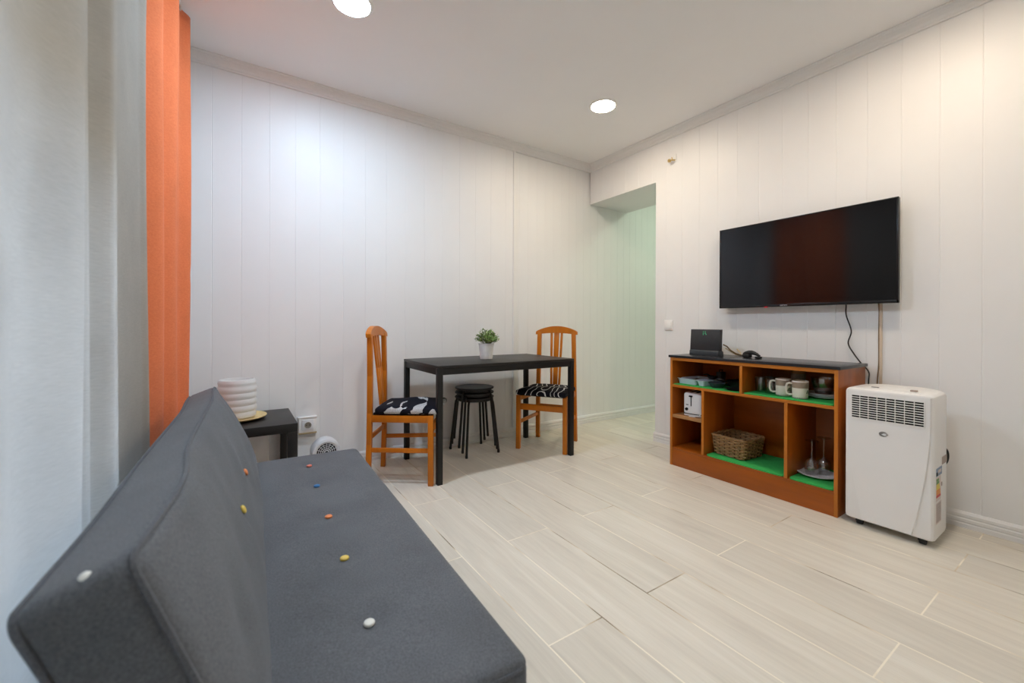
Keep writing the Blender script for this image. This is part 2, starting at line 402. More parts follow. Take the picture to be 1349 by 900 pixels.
def grooved(mb, a, c, y0, z0, z1, first, step, thick, axis, gw=.0028, gd=.0016, side=-1):
    """panelled wall slab from a to c along an axis, V-grooves every step; face at y0, slab behind"""
    xs = []; g = first
    while g > a: g -= step
    g += step
    prof = [(a, 0.0)]
    while g < c - gw:
        if g - gw > a: prof += [(g - gw, 0.0), (g - gw * .25, gd), (g + gw * .25, gd), (g + gw, 0.0)]
        g += step
    prof.append((c, 0.0))
    def P(t, d, z):
        o = y0 + d * (1 if side < 0 else -1)
        return (t, o, z) if axis == 'x' else (o, t, z)
    mb.grid([[P(t, d, z0) for t, d in prof], [P(t, d, z1) for t, d in prof]])
    # back, ends, top and bottom
    q = [P(a, 0, z0), P(c, 0, z0), P(c, thick, z0), P(a, thick, z0)]; r = [P(a, 0, z1), P(c, 0, z1), P(c, thick, z1), P(a, thick, z1)]
    for ids in (((q[1]), q[2], r[2], r[1]), (q[2], q[3], r[3], r[2]), (q[3], q[0], r[0], r[3])):
        mb.bm.faces.new([mb.bm.verts.new(p) for p in ids])
XS = -.935
b = MB()
grooved(b, XL, XS, 0, 0, H, -3.178, .1528, .14, 'x')
grooved(b, XS, XH, .014, 0, H, -.88, .1, .126, 'x', gw=.002, gd=.0012)
struct(b.build('wall_back', M_wall, smooth=False))
b = MB()
grooved(b, YF, -.8107, 0, 0, H, -2.722, .1502, .12, 'y', side=-1)
grooved(b, -.8107, .0, 0, 2.256, H, -2.722, .1502, .57, 'y', side=-1)
b.box((.0005, -.8107, 2.256), (.57, .012, 2.2565)); b.box((.0005, -.8112, 0), (.12, -.8102, 2.256))
struct(b.build('wall_right', M_wall, smooth=False))
b = MB(); b.box((XL - .2, YF - .12, 0), (.12, YF, H)); struct(b.build('wall_front', M_wall, smooth=False))
# window wall with an opening
WY0, WY1, WZ0, WZ1 = -3.75, -1.62, .28, 2.05
b = MB()
b.box((XL - .2, WY1, 0), (XL, .14, H)); b.box((XL - .2, YF, 0), (XL, WY0, H))
b.box((XL - .2, WY0, 0), (XL, WY1, WZ0)); b.box((XL - .2, WY0, WZ1), (XL, WY1, H))
struct(b.build('wall_left', M_wall, smooth=False))
# hall beyond the opening
b = MB(); b.box((XH, YH, 0), (XH + .1, .14, H)); b.box((.12, YH - .1, 0), (XH + .1, YH, H)); struct(b.build('wall_hall', M_wall, smooth=False))
# window
win = struct(thing('window_1', 'white framed window behind the grey curtain', 'window', (XL - .10, (WY0 + WY1) / 2, WZ0)))
del win['category']; del win['label']
w = WY1 - WY0; hgt = WZ1 - WZ0; hw = w / 2
b = MB()
for (y0, y1, z0, z1) in ((-hw, hw, 0, .07), (-hw, hw, hgt - .07, hgt), (-hw, -hw + .07, 0, hgt), (hw - .07, hw, 0, hgt), (-.05, .05, 0, hgt)):
    b.box((-.03, y0, z0), (.03, y1, z1), .004)
b.build('window_frame', M_alu, win)
b = MB(); b.box((-.004, -hw + .07, .07), (.004, -.05, hgt - .07)); b.box((-.004, .05, .07), (.004, hw - .07, hgt - .07)); b.build('glass_pane', M_pane, win, smooth=False)
b = MB()
zt = hgt
while zt > 1.20:
    b.box((-.075, -hw + .02, zt - .048), (-.06, hw - .02, zt), .004); zt -= .05
b.build('roller_shutter', M_shutter, win)

def profile_run(mb, prof, axis, t0, t1, flip=1, m0=0.0, m1=0.0):
    """prof: (offset from wall, z); axis x -> wall y=0 room at -y ; axis y -> wall x=0 room at -x. m0/m1: mitre"""
    A = []; B = []
    for o, z in prof:
        a = t0 + m0 * o; c = t1 + m1 * o
        if axis == 'x': A.append((a, -o, z)); B.append((c, -o, z))
        else: A.append((-o, a, z)); B.append((-o, c, z))
    mb.grid([A + [A[0]], B + [B[0]]])
    mb.bm.faces.new([mb.bm.verts.new(p) for p in A]); mb.bm.faces.new([mb.bm.verts.new(p) for p in B])
    bmesh.ops.recalc_face_normals(mb.bm, faces=mb.bm.faces)
crown = [(-.02, 2.586), (.010, 2.586), (.012, 2.594), (.018, 2.598), (.022, 2.612), (.034, 2.628), (.040, 2.632), (.044, 2.640), (.052, 2.644), (.052, H + .01), (-.02, H + .01)]
b = MB(); profile_run(b, crown, 'x', XL, 0.0, m1=-1); struct(b.build('trim_1', M_trim, smooth=False))
b = MB(); profile_run(b, crown, 'y', YF, 0.0, m1=-1); struct(b.build('trim_2', M_trim, smooth=False))
base = [(-.016, -.005), (.013, -.005), (.013, .020), (.010, .026), (.013, .032), (.013, .044), (.009, .050), (.012, .056), (.012, .068), (.005, .080), (-.016, .080)]
b = MB(); profile_run(b, base, 'x', XL, XH); struct(b.build('baseboard_back', M_trim, smooth=False))
b = MB(); profile_run(b, base, 'y', YF, -.800); struct(b.build('baseboard_right', M_trim, smooth=False))
b = MB(); b.box((-.958, -.010, .08), (-.933, .02, 2.588), .003); struct(b.build('trim_3', M_trim, smooth=False))

# ------------------------------------------------------------------ ceiling lights
def downlight(loc, label, col, strength, name='ceiling_light'):
    t = thing(name, label, 'ceiling light', (loc[0], loc[1], H), group='round recessed ceiling lights')
    b = MB(); b.lathe([(.086, -.001), (.088, -.008), (.100, -.006), (.106, -.001), (.106, .001), (.086, .001)], 48); b.build('trim_ring', M_white, t)
    b = MB(); b.lathe([(0, -.005), (.087, -.005), (.087, -.001)], 48); b.build('diffuser', emitter('diffuser_glow', col, strength), t)
    return t
COOL = (.60, .79, 1.0); WARM = (1.0, .85, .66)
LS = 62
downlight((-2.56, -.925), 'cool white round ceiling light at the top edge of the photo, nearer the curtains', COOL, LS * 1.28)
downlight((-.766, -.925), 'warm white round ceiling light near the far right corner of the room', WARM, LS * .64)
downlight((-.766, -2.62), 'warm white round ceiling light above the right wall, outside the photo frame', (1.0, .83, .64), LS * .70)
downlight((-2.56, -2.62), 'white round ceiling light above the sofa, outside the photo frame', (.86, .93, 1.0), LS * .84)
downlight((1.15, -.95), 'greenish white round ceiling light in the hall beyond the opening', (.80, 1.0, .76), LS * .5)

# ------------------------------------------------------------------ curtains
def interp(pts, t):
    for (a, xa), (c, xc) in zip(pts, pts[1:]):
        if a >= t >= c:
            f = (a - t) / (a - c); f = (1 - math.cos(PI * f)) / 2
            return xa + (xc - xa) * f
    return pts[-1][1]
def curtain(name, label, ctrl, ztop, zbot, m, seed):
    rnd = random.Random(seed)
    ys = []; y = ctrl[0][0]; end = ctrl[-1][0]
    while y > end: ys.append(y); y -= .009
    ys.append(end)
    t = thing(name, label, 'curtain', (XL + .15, (ctrl[0][0] + end) / 2, 0)); lx, ly, _ = t.location
    rows = []
    NZ = 46
    for k in range(NZ + 1):
        z = ztop + (zbot - ztop) * k / NZ; rw = []
        for yy in ys:
            wob = .004 * math.sin(yy * 9 + z * 2.1 + seed) + .003 * math.sin(yy * 21 + z * 1.3)
            f = min(1.0, (ztop - z) / .5)
            x = interp(ctrl, yy)
            crease = -.0025 * math.exp(-((z - (1.22 + .03 * (yy + 2))) / .006) ** 2)
            rw.append((x + wob * f + crease - lx, yy - ly + .006 * math.sin(z * 2 + yy * 5) * f, z))
        rows.append(rw)
    b = MB(); b.grid(rows); o = b.build('curtain_cloth', m, t, angle=180)
    md = o.modifiers.new('thick', 'SOLIDIFY'); md.thickness = .0016; md.offset = 0
    yy = ctrl[0][0] - .03
    while yy > end:
        b = MB(); x = interp(ctrl, yy); b.box((x - .006 - lx, yy - .004 - ly, ztop - .012), (x + .006 - lx, yy + .004 - ly, H - .022), .001); yy -= .09
        b.build('curtain_hook', M_white, t)
    return t
curtain('orange_curtain', 'orange linen curtain hanging in folds at the far end of the window track',
        [(-.33, -3.31), (-.385, -3.2565), (-.47, -3.30), (-.58, -3.365), (-.74, -3.272), (-.86, -3.335), (-.97, -3.30), (-1.10, -3.37), (-1.25, -3.36)], 2.615, .03, M_curto, 2)
curtain('grey_curtain', 'grey linen curtain beside the sofa, bright where daylight comes through',
        [(-1.13, -3.325), (-1.18, -3.342), (-1.50, -3.338), (-1.82, -3.293), (-1.875, -3.34), (-1.955, -3.306), (-2.01, -3.345), (-2.115, -3.284), (-2.24, -3.315), (-2.45, -3.285),
         (-2.62, -3.35), (-2.85, -3.285), (-3.1, -3.35), (-3.35, -3.285), (-3.6, -3.35), (-3.85, -3.29)], 2.615, .03, M_curtg, 5)
b = MB(); b.box((XL + .07, -4.0, H - .022), (XL + .17, -.30, H), .003)
tag(b.build('curtain_track', M_white), 'white curtain track fixed to the ceiling above the curtains', 'curtain track')

# ------------------------------------------------------------------ sofa bed
SA = -math.atan2(.032, .9995)          # local +y along the sofa, local +x towards the room
SB = Vector((-3.005, -2.485, 0))
sofa = thing('sofa_bed', 'charcoal grey armless sofa bed with coloured buttons, along the curtains', 'sofa', tuple(SB), SA)
L_ = 1.64
seat_h = (.235, L_ / 2, .075)
seat_c = Vector((.203, L_ / 2, .285))
btn_seat = [(1.435, M_bpink, 'coral button'), (1.158, M_fcablue, 'blue button'), (.845, M_borange, 'orange button'), (.552, M_byellow, 'yellow button'), (.258, M_bwhite, 'white button')]
def seat_bulge(p, h):
    if p.z > 0:
        u = max(0, 1 - (p.x / h[0]) ** 2) * max(0, 1 - (p.y / h[1]) ** 4)
        p.z += .006 * u
        for (s, _, _) in btn_seat:
            d2 = (p.x + .016) ** 2 + (p.y - (s - L_ / 2)) ** 2
            p.z -= .009 * math.exp(-d2 / .0018)
    return p
b = MB(); b.cushion(seat_h, .028, 36, 120, 5, seat_bulge)
seat = b.build('seat_cushion', M_sofa, sofa, angle=180, loc=seat_c)
def rrect(hx, hy, r, z, n=6):
    o = []
    for cx, cy, a0 in ((hx - r, hy - r, 0), (-hx + r, hy - r, 90), (-hx + r, -hy + r, 180), (hx - r, -hy + r, 270)):
        for k in range(n + 1):
            a = rad(a0 + 90 * k / n); o.append((cx + r * math.cos(a), cy + r * math.sin(a), z))
    return o
b = MB(); b.tube(rrect(seat_h[0] - .004, seat_h[1] - .004, .028, .055), .0045, 6, closed=True); b.build('piping', M_piping, seat)
def button(parent, loc, m, lab, rot=None, r=.012):
    b = MB(); b.lathe([(0, .0055), (r * .55, .005), (r * .9, .003), (r, 0), (r * .9, -.003), (0, -.003)], 20)
    o = b.build('button', m, parent, loc=loc); o['label'] = lab
    if rot: o.rotation_euler = rot
    return o
for s, m_, lab in btn_seat: button(seat, (-.016, s - L_ / 2, .076), m_, lab)
# backrest: local frame leaning back
lean = rad(21.5)
bk_h = (.054, L_ / 2 + .0175, .215)
def back_bulge(p, h):
    u = max(0, 1 - (p.y / h[1]) ** 10) * max(0, 1 - (p.z / h[2]) ** 2)
    if p.x > 0: p.x += (.018 + .018 * max(0, min(1, (p.y + L_ / 2 - 1.0) / .4))) * u
    else: p.x -= .006 * u
    for (s, z) in bk_btn:
        d2 = (p.z - z) ** 2 + (p.y - (s - L_ / 2)) ** 2
        if p.x > 0: p.x -= .010 * math.exp(-d2 / .003)
    # slack folds of the cover
    if p.x > 0: p.x += .0022 * math.sin(p.y * 16 + p.z * 11) * u + .0015 * math.sin(p.y * 31 - p.z * 23) * u
    p.x += back_shift(p.y, (p.z / h[2] + 1) / 2 * (1 if p.x > 0 else .3))
    return p
def back_shift(y, w=.5):
    q = y + L_ / 2 + .0175; f = max(0, min(1, (q - 1.15) / .5)); return .030 * w * math.exp(-((q - .25) / .21) ** 2) - .025 * f * f * (3 - 2 * f)
bk_btn = [(.995, -.03), (.665, -.03), (.43, -.03), (.17, -.03)]
b = MB(); b.cushion(bk_h, .02, 6, 120, 30, back_bulge)
back = b.build('backrest_cushion', M_sofa, sofa, angle=180)
# top front edge must sit at t=-.138, z=.735 ; place centre
ax = Vector((math.cos(lean), 0, math.sin(lean))); az = Vector((-math.sin(lean), 0, math.cos(lean)))
topfront = Vector((-.152, L_ / 2 - .0175, .738))
ctr = topfront - ax * bk_h[0] - az * bk_h[2]
back.location = ctr; back.rotation_euler = (0, -lean, 0)
def dense(P, step=.03):
    out = []
    for p, q in zip(P, P[1:] + P[:1]):
        n = max(1, int(math.hypot(q[0] - p[0], q[1] - p[1]) / step))
        for k in range(n): out.append(tuple(p[j] + (q[j] - p[j]) * k / n for j in range(3)))
    return out
def back_loop(xx):
    o = []
    for y, z, _ in [(q[0], q[1], 0) for q in dense(rrect(bk_h[1] - .004, bk_h[2] - .004, .02, 0))]: o.append((xx + back_shift(y, (z / bk_h[2] + 1) / 2 * (1 if xx > 0 else .3)), y, z))
    return o
b = MB(); b.tube(back_loop(bk_h[0] - .006), .0048, 6, closed=True); b.tube(back_loop(-bk_h[0] + .006), .0045, 6, closed=True); b.build('piping', M_piping, back)
for (s, z), m_, lab in zip(bk_btn, (M_borange, M_byellow), ('orange button', 'yellow button')):
    button(back, (bk_h[0] + .0125 + back_shift(s - L_ / 2), s - L_ / 2, z), m_, lab, rot=(0, PI / 2, 0))
button(back, (.014, -L_ / 2 + .0, bk_h[2] - .003), M_bwhite, 'white button on the top corner of the backrest', rot=(rad(35), 0, 0), r=.0065)
b = MB(); b.box((-.02, .05, .17), (.40, L_ - .05, .212), .006); b.build('base_frame', M_blackmetal, sofa)
for sx in (.02, .36):
    for sy in (.14, L_ - .14):
        b = MB(); b.lathe([(0, 0), (.014, 0), (.022, .17), (0, .17)], 16); b.build('leg', M_legmetal, sofa, loc=(sx, sy, 0))
for sy in (.3, L_ - .3):
    b = MB(); b.bar((.0, sy, .19), tuple(ctr - az * (bk_h[2] * .5) + Vector((0, sy - L_ / 2, 0)) - ax * .03), .03, .012); b.build('hinge_bracket', M_blackmetal, sofa)

# ------------------------------------------------------------------ side table and lamp
st = thing('side_table', 'low square black side table in the corner beyond the sofa', 'side table', (-2.99, -.272, 0))
b = MB(); b.box((-.23, -.25, .40), (.23, .25, .45), .002); b.build('table_top', M_black, st)
for sx in (-1, 1):
    for sy in (-1, 1):
        b = MB(); b.box((sx * .23, sy * .25, 0), (sx * .18, sy * .20, .40), .0015); b.build('leg', M_black, st)
lamp = thing('table_lamp', 'white ribbed paper lantern lamp on a bamboo saucer, on the black side table', 'lamp', (-3.046, -.25, .45))
b = MB(); b.lathe([(0, .002), (.09, .001), (.120, .006), (.142, .014), (.150, .020), (.148, .024), (.138, .020), (.115, .012), (.09, .008), (0, .008)], 56); b.build('saucer_base', M_bamboo, lamp)
b = MB(); prof = [(.080, .018)]
nr = 6; z0 = .018; z1 = .236
for k in range(nr):
    for j in range(1, 7):
        f = j / 6; z = z0 + (z1 - z0) * (k + f) / nr
        prof.append((.091 + .0042 * math.sin(PI * f) + (.003 if 0 < k < 5 else 0), z))
prof.append((.082, z1 + .003)); prof.append((.081, z1)); prof.append((.078, z0))
b.lathe(prof, 48); b.build('lamp_shade', M_paperlamp, lamp)
b = MB(); b.lathe([(0, .008), (.02, .008), (.02, .06), (.014, .065), (.014, .09), (0, .10)], 20); b.build('bulb_holder', M_white, lamp)

# socket
so = thing('wall_socket', 'white wall socket in a surface box beside the black side table', 'socket', (-2.645, -.001, .325))
b = MB(); b.box((-.055, -.030, -.052), (.055, 0, .052), .004); b.box((-.060, -.034, .046), (.060, 0, .056), .003); b.build('surface_box', M_white, so)
b = MB(); b.box((-.036, -.036, -.036), (.036, -.028, .036), .003); b.build('cover_plate', M_whitecool, so)
b = MB(); b.lathe([(0, .001), (.018, .001), (.020, .006), (.021, .006)], 28, mtx=T(0, -.0365, 0) @ RX(PI / 2)); o = b.build('socket_well', M_socket, so)
b = MB()
for sx in (-1, 1): b.lathe([(0, .003), (.0026, .003), (.0026, 0)], 10, mtx=T(sx * .0085, -.0375, 0) @ RX(PI / 2))
b.build('pin_holes', M_dark, so)
b = MB(); b.box((-.056, -.031, -.062), (.056, 0, -.051), .002); b.build('shadow_strip', M_ochre_shadow, so)  # lip below the box, coloured ochre to paint in the shadow line there
# fan heater
fh = thing('fan_heater', 'small round white fan heater on the floor behind the sofa end', 'fan heater', (-2.553, -.14, 0))
b = MB(); b.lathe([(.064, .052), (.072, .058), (.084, .052), (.089, .035), (.089, -.035), (.080, -.05), (0, -.055)], 40, mtx=T(0, 0, .163) @ RX(PI / 2)); b.build('housing', M_whitecool, fh)
b = MB(); b.lathe([(0, .030), (.066, .030)], 36, mtx=T(0, 0, .163) @ RX(PI / 2)); b.build('dark_interior', M_dark, fh)
b = MB()
for r in (.014, .026, .038, .050, .062):
    b.tube([(r * math.cos(2 * PI * i / 30), -.052, .163 + r * math.sin(2 * PI * i / 30)) for i in range(30)], .0019, 6, closed=True)
for i in range(16):
    a = 2 * PI * i / 16; b.tube([(.01 * math.cos(a), -.053, .163 + .01 * math.sin(a)), (.067 * math.cos(a), -.053, .163 + .067 * math.sin(a))], .0017, 6)
b.build('grille', M_whitecool, fh)
b = MB(); b.box((-.075, -.055, 0), (.075, .055, .022), .008); b.box((-.03, -.02, .02), (.03, .02, .085), .006); b.build('foot', M_whitecool, fh)

# ------------------------------------------------------------------ dining table
tx0, ty0, tw, td = -2.0007, -.7308, 1.1312, .6374
dt = thing('dining_table', 'black rectangular dining table against the far wall', 'table', (tx0 + tw / 2, ty0 + td / 2, 0))
hx, hy = tw / 2, td / 2
b = MB(); b.box((-hx, -hy, .733), (hx, hy, .75), .0025); b.build('table_top', M_black, dt)
b = MB()
for sy in (-1, 1): b.box((-hx + .035, sy * (hy - .004), .69), (hx - .035, sy * (hy - .026), .733), .002)
for sx in (-1, 1): b.box((sx * (hx - .004), -hy + .03, .69), (sx * (hx - .026), hy - .03, .733), .002)
b.build('apron_frame', M_blackmetal, dt)
for sx in (-1, 1):
    for sy in (-1, 1):
        b = MB(); b.box((sx * hx, sy * hy, .006), (sx * (hx - .036), sy * (hy - .036), .733), .003)
        lg = b.build('leg', M_blackmetal, dt)
        b = MB(); b.box((sx * (hx - .001), sy * (hy - .001), 0), (sx * (hx - .035), sy * (hy - .035), .007), .001); b.build('foot_cap', M_rubber, lg)

# ------------------------------------------------------------------ dining chairs (local +x = facing)
def dining_chair(label, loc, rz, mcush):
    t = thing('dining_chair', label, 'chair', loc, rz, group='honey wooden chairs at the dining table')
    D, WF, WR = .39, .40, .36
    # front legs
    for sy in (-1, 1):
        b = MB(); b.bar((D / 2, sy * (WF / 2 - .002), 0), (D / 2 - .002, sy * (WF / 2 - .004), .438), .034, .034, up=(1, 0, 0)); b.build('leg', M_chairwood, t)
    # rear legs = uprights, curving
    for sy in (-1, 1):
        pts = [(-D / 2 - .010, sy * .172, 0), (-D / 2 - .002, sy * .170, .25), (-D / 2, sy * .166, .45), (-D / 2, sy * .162, .68), (-D / 2 - .004, sy * .156, .945)]
        b = MB()
        for p, q in zip(pts, pts[1:]):
            k = 1.0
            b.bar(p, (q[0], q[1], q[2] + .002), .034, .030, up=(1, 0, 0), bev=.002)
        b.build('leg', M_chairwood, t)
    # crest rail: an arched plank, gently bowed
    b = MB(); rows_t = []; N = 24; front = []; backr = []
    ring = []
    for i in range(N + 1):
        y = -.188 + .376 * i / N; u = y / .188
        top = .952 + .047 * (1 - u * u) - (.004 if abs(u) > .97 else 0); bot = .928 - .004 + .014 * (1 - u * u)
        bow = -.016 * (1 - u * u)
        xf, xb = -D / 2 + .014 + bow, -D / 2 - .022 + bow
        ring.append([(xf, y, bot), (xf - .003, y, top), (xb, y, top), (xb + .003, y, bot)])
    b.grid([r + [r[0]] for r in ring])
    for r in (ring[0], ring[-1]): b.bm.faces.new([b.bm.verts.new(p) for p in r])
    bmesh.ops.remove_doubles(b.bm, verts=b.bm.verts, dist=1e-5); bmesh.ops.recalc_face_normals(b.bm, faces=b.bm.faces)
    b.build('crest_rail', M_chairwood, t, angle=40)
    # back slats
    for y0, y1, w0, w1 in ((0, 0, .046, .040), (-.047, -.034, .020, .018), (.047, .034, .020, .018)):
        b = MB(); P = [(-D / 2 - .016, y0, .945), (-D / 2 + .008, (y0 * .6 + y1 * .4), .72), (-D / 2 + .034, y1, .422)]
        ws = [w0, (w0 + w1) / 2, w1]
        for (p, q, wa, wb) in zip(P, P[1:], ws, ws[1:]): b.bar(p, q, wa, .012, up=(1, 0, 0), bev=.0015, w2=wb)
        b.build('back_slat', M_chairwood, t)
    # seat rails
    b = MB()
    for sy in (-1, 1): b.bar((-D / 2 + .012, sy * .168, .414), (D / 2 - .014, sy * .194, .414), .022, .044)
    b.build('side_rail', M_chairwood, t)
    b = MB(); b.bar((-D / 2 + .02, -.165, .412), (-D / 2 + .02, .165, .412), .022, .04); b.build('rear_rail', M_chairwood, t)
    b = MB(); b.bar((D / 2 - .003, -.19, .345), (D / 2 - .003, .19, .345), .020, .048); b.build('front_rail', M_chairwood, t)
    for sy in (-1, 1):
        b = MB(); b.bar((-D / 2 + .004, sy * .170, .216), (D / 2 - .012, sy * .194, .216), .016, .028); b.build('stretcher', M_chairwood, t)
    b = MB(); b.bar((-D / 2 - .002, -.17, .29), (-D / 2 - .002, .17, .29), .016, .028); b.build('stretcher', M_chairwood, t)
    # seat board under the cushion
    b = MB(); b.prism([(-D / 2 + .02, -.165), (D / 2 + .01, -.19), (D / 2 + .01, .19), (-D / 2 + .02, .165)], .012, mtx=T(0, 0, .436)); b.build('seat_board', M_dark, t)
    def puff(p, h):
        u = max(0, 1 - (p.x / h[0]) ** 4) * max(0, 1 - (p.y / h[1]) ** 4)
        if p.z > 0: p.z += .014 * u + .003 * math.sin(p.x * 24 + p.y * 9)
        p.y *= (1.03 + .06 * p.x / h[0])
        return p
    b = MB(); b.cushion((.203, .192, .020), .018, 22, 22, 4, puff); b.build('seat_cushion', mcush, t, angle=180, loc=(.040, 0, .464))
    return t
dining_chair('honey wooden dining chair at the left end of the table, leaf print cushion', (-2.093, -.428, 0), rad(-32), M_cushleaf)
dining_chair('honey wooden dining chair at the right end of the table, with a black white-lined cushion', (-.854, -.402, 0), rad(213), M_cushline)

# ------------------------------------------------------------------ stacked stools
def make_stool(label, loc, rz):
    t = thing('stool', label, 'stool', loc, rz, group='black stools stacked under the table')
    b = MB(); b.lathe([(0, .438), (.10, .438), (.135, .441), (.149, .444), (.155, .440), (.153, .432), (.140, .428), (0, .428)], 44); b.build('seat', M_stool, t)
    for k in range(4):
        a = rad(45 + 90 * k); ca, sa = math.cos(a), math.sin(a)
        P = [(.085 * ca, .085 * sa, .421), (.125 * ca, .125 * sa, .420), (.143 * ca, .143 * sa, .412), (.153 * ca, .153 * sa, .395), (.157 * ca, .157 * sa, .37), (.2 * ca, .2 * sa, .012)]
        b = MB(); b.tube(P, .0095, 10)
        lg = b.build('leg', M_stool, t)
        b = MB(); b.lathe([(0, 0), (.0105, 0), (.0105, .02), (0, .02)], 12, mtx=T(.2 * ca, .2 * sa, 0)); b.build('foot_cap', M_rubber, lg)
    b = MB(); b.lathe([(.112, .410), (.136, .410), (.138, .428), (.112, .428)], 36); b.build('seat_ring', M_stool, t)
    return t
s0 = make_stool('black round stool at the bottom of the stack under the table', (-1.46, -.206, 0), 0)
s1 = copy_tree(s0); s1.location = (-1.46, -.206, .036); s1.rotation_euler[2] = rad(-9); s1['label'] = 'black round stool in the middle of the stack under the table'
s2 = copy_tree(s0); s2.location = (-1.46, -.206, .072); s2.rotation_euler[2] = rad(-18); s2['label'] = 'black round stool on top of the stack under the table'

# ------------------------------------------------------------------ potted plant
pp = thing('potted_plant', 'small bushy green plant in a whitewashed pot on the dining table', 'plant', (-1.473, -.417, .75))
b = MB(); b.lathe([(0, 0), (.043, 0), (.046, .003), (.0475, .018), (.0495, .019), (.0495, .022), (.048, .023), (.049, .030), (.051, .031), (.051, .034), (.0495, .035), (.058, .112), (.061, .114), (.061, .119), (.056, .119), (.055, .108), (0, .104)], 40)
b.build('pot', M_potwhite, pp)
b = MB(); b.lathe([(0, .110), (.05, .106), (.055, .104)], 24); b.build('soil', M_soil, pp)
lf1, lf2, sm = MB(), MB(), MB(); rnd = random.Random(4)
for i in range(90):
    a = rnd.uniform(0, 2 * PI); el = math.acos(rnd.uniform(.12, 1)); rr = rnd.uniform(.7, 1.0)
    tip = Vector((.088 * math.sin(el) * math.cos(a), .088 * math.sin(el) * math.sin(a), .112 + .112 * math.cos(el) * rr + .012)) * 1
    if i % 17 == 0: tip = Vector((tip.x * 1.22, tip.y * 1.22, tip.z))
    root = Vector((.02 * math.cos(a), .02 * math.sin(a), .108))
    sm.tube([root, (root + tip) / 2 + Vector((0, 0, .008)), tip], .0009, 4)
    for j in range(6):
        f = .42 + .58 * (j + rnd.random() * .5) / 6; c = root.lerp(tip, min(1, f)) + Vector((0, 0, .008 * math.sin(PI * min(1, f))))
        d = (tip - root).normalized(); side = d.cross(Vector((rnd.uniform(-1, 1), rnd.uniform(-1, 1), rnd.uniform(-1, 1)))).normalized()
        v = (d * .5 + side * rnd.uniform(.5, 1) + Vector((0, 0, .3))).normalized(); wv = v.cross(d).normalized(); nrm = v.cross(wv).normalized()
        ln = rnd.uniform(.016, .026); wd = ln * .30
        mbx = lf2 if rnd.random() < .3 else lf1
        A = c; pts = [A, A + v * ln * .45 + wv * wd + nrm * .002, A + v * ln, A + v * ln * .45 - wv * wd + nrm * .002, A + v * ln * .5 - nrm * .001]
        vs = [mbx.bm.verts.new(p) for p in pts]
        for q in ((0, 1, 4), (1, 2, 4), (2, 3, 4), (3, 0, 4)): mbx.bm.faces.new([vs[k] for k in q])
st_ = sm.build('stems', M_stem, pp); fo = lf1.build('foliage', M_leaf, pp, smooth=False); fo2 = lf2.build('pale_foliage', M_leaf2, pp, smooth=False)
for o in (st_, fo, fo2): o['kind'] = 'stuff'

# ------------------------------------------------------------------ sideboard
CX, CY0, CY1, CH = -.417, -1.262, -2.276, .7945
cb = thing('sideboard', 'low cherry wood open sideboard with a black worktop along the right wall', 'sideboard', (CX, (CY0 + CY1) / 2, 0))
ox, oy = CX, (CY0 + CY1) / 2
def C(x, y, z): return (x - ox, y - oy, z)
XB = -.03
def panel(name, a, c, m, bev=.0012):
    b = MB(); b.box(C(*a), C(*c), bev); o = b.build(name, m, cb)
    return o
pw = panel('worktop', (CX - .008, CY0 + .012, .7775), (XB, CY1 - .012, CH), M_counter, .0025)
panel('side_panel', (CX, CY0, 0), (XB, CY0 - .017, .7775), M_cherryv)
panel('side_panel', (CX, CY1, 0), (XB, CY1 + .017, .7775), M_cherryv)
panel('back_panel', (XB - .006, CY0 - .017, .1), (XB, CY1 + .017, .7775), M_cherry)
panel('top_rail', (CX + .001, CY0 - .017, .756), (XB - .006, CY1 + .017, .7775), M_cherry)
panel('upper_shelf', (CX + .001, CY0 - .017, .566), (XB - .006, CY1 + .017, .583), M_cherry)
panel('upper_divider', (CX + .001, -1.761, .583), (XB - .006, -1.778, .756), M_cherryv)
panel('bottom_board', (CX + .001, CY0 - .017, .115), (XB - .006, CY1 + .017, .132), M_cherry)
panel('plinth', (CX + .001, CY0 - .017, 0), (CX + .018, CY1 + .017, .115), M_cherry)
panel('lower_divider', (CX + .001, -1.506, .132), (XB - .006, -1.523, .566), M_cherryv)
panel('lower_divider', (CX + .001, -2.018, .132), (XB - .006, -2.035, .566), M_cherryv)
panel('small_shelf', (CX + .003, CY0 - .017, .346), (XB - .006, -1.506, .367), M_pine)
# edge bands on the front
b = MB()
E_ = .0016
def eb(y0, y1, z0, z1): b.box(C(CX - E_, y0, z0), C(CX + .002, y1, z1), .0005)
eb(CY0, CY0 - .017, 0, .7775); eb(CY1, CY1 + .017, 0, .7775); eb(CY0 - .017, CY1 + .017, .7565, .7775)
eb(-1.761, -1.778, .583, .7565); eb(CY0 - .017, CY1 + .017, .566, .583); eb(-1.506, -1.523, .133, .566); eb(-2.018, -2.035, .133, .566)
b.build('edge_banding', M_cherryedge, cb)['label'] = 'lighter orange edge strips on the front of the boards'
# green mats
def mat_piece(label, y0, y1, x0, x1, z, th=.006, r=.02):
    t = MB(); hx, hy = abs(x1 - x0) / 2, abs(y1 - y0) / 2
    t.prism([(p[0], p[1]) for p in rrect(hx, hy, r, 0)], th, bev=.0015)
    o = t.build('shelf_mat', M_green, loc=((x0 + x1) / 2, (y0 + y1) / 2, z)); tag(o, label, 'mat', 'green shelf mats'); return o
mat_piece('green felt mat on the upper left shelf, under the cutlery tray', -1.283, -1.757, CX + .004, -.06, .583, .005, .01)
mat_piece('green felt mat on the upper right shelf, under the mugs and glasses', -1.782, -2.255, CX + .004, -.06, .583, .008, .012)
mat_piece('green felt mat in the large lower bay, under the wicker basket', -1.530, -2.012, CX + .004, -.06, .132, .007, .03)
mat_piece('green felt mat in the lower right bay, under the wine glasses', -2.040, -2.255, CX + .004, -.06, .132, .010, .02)

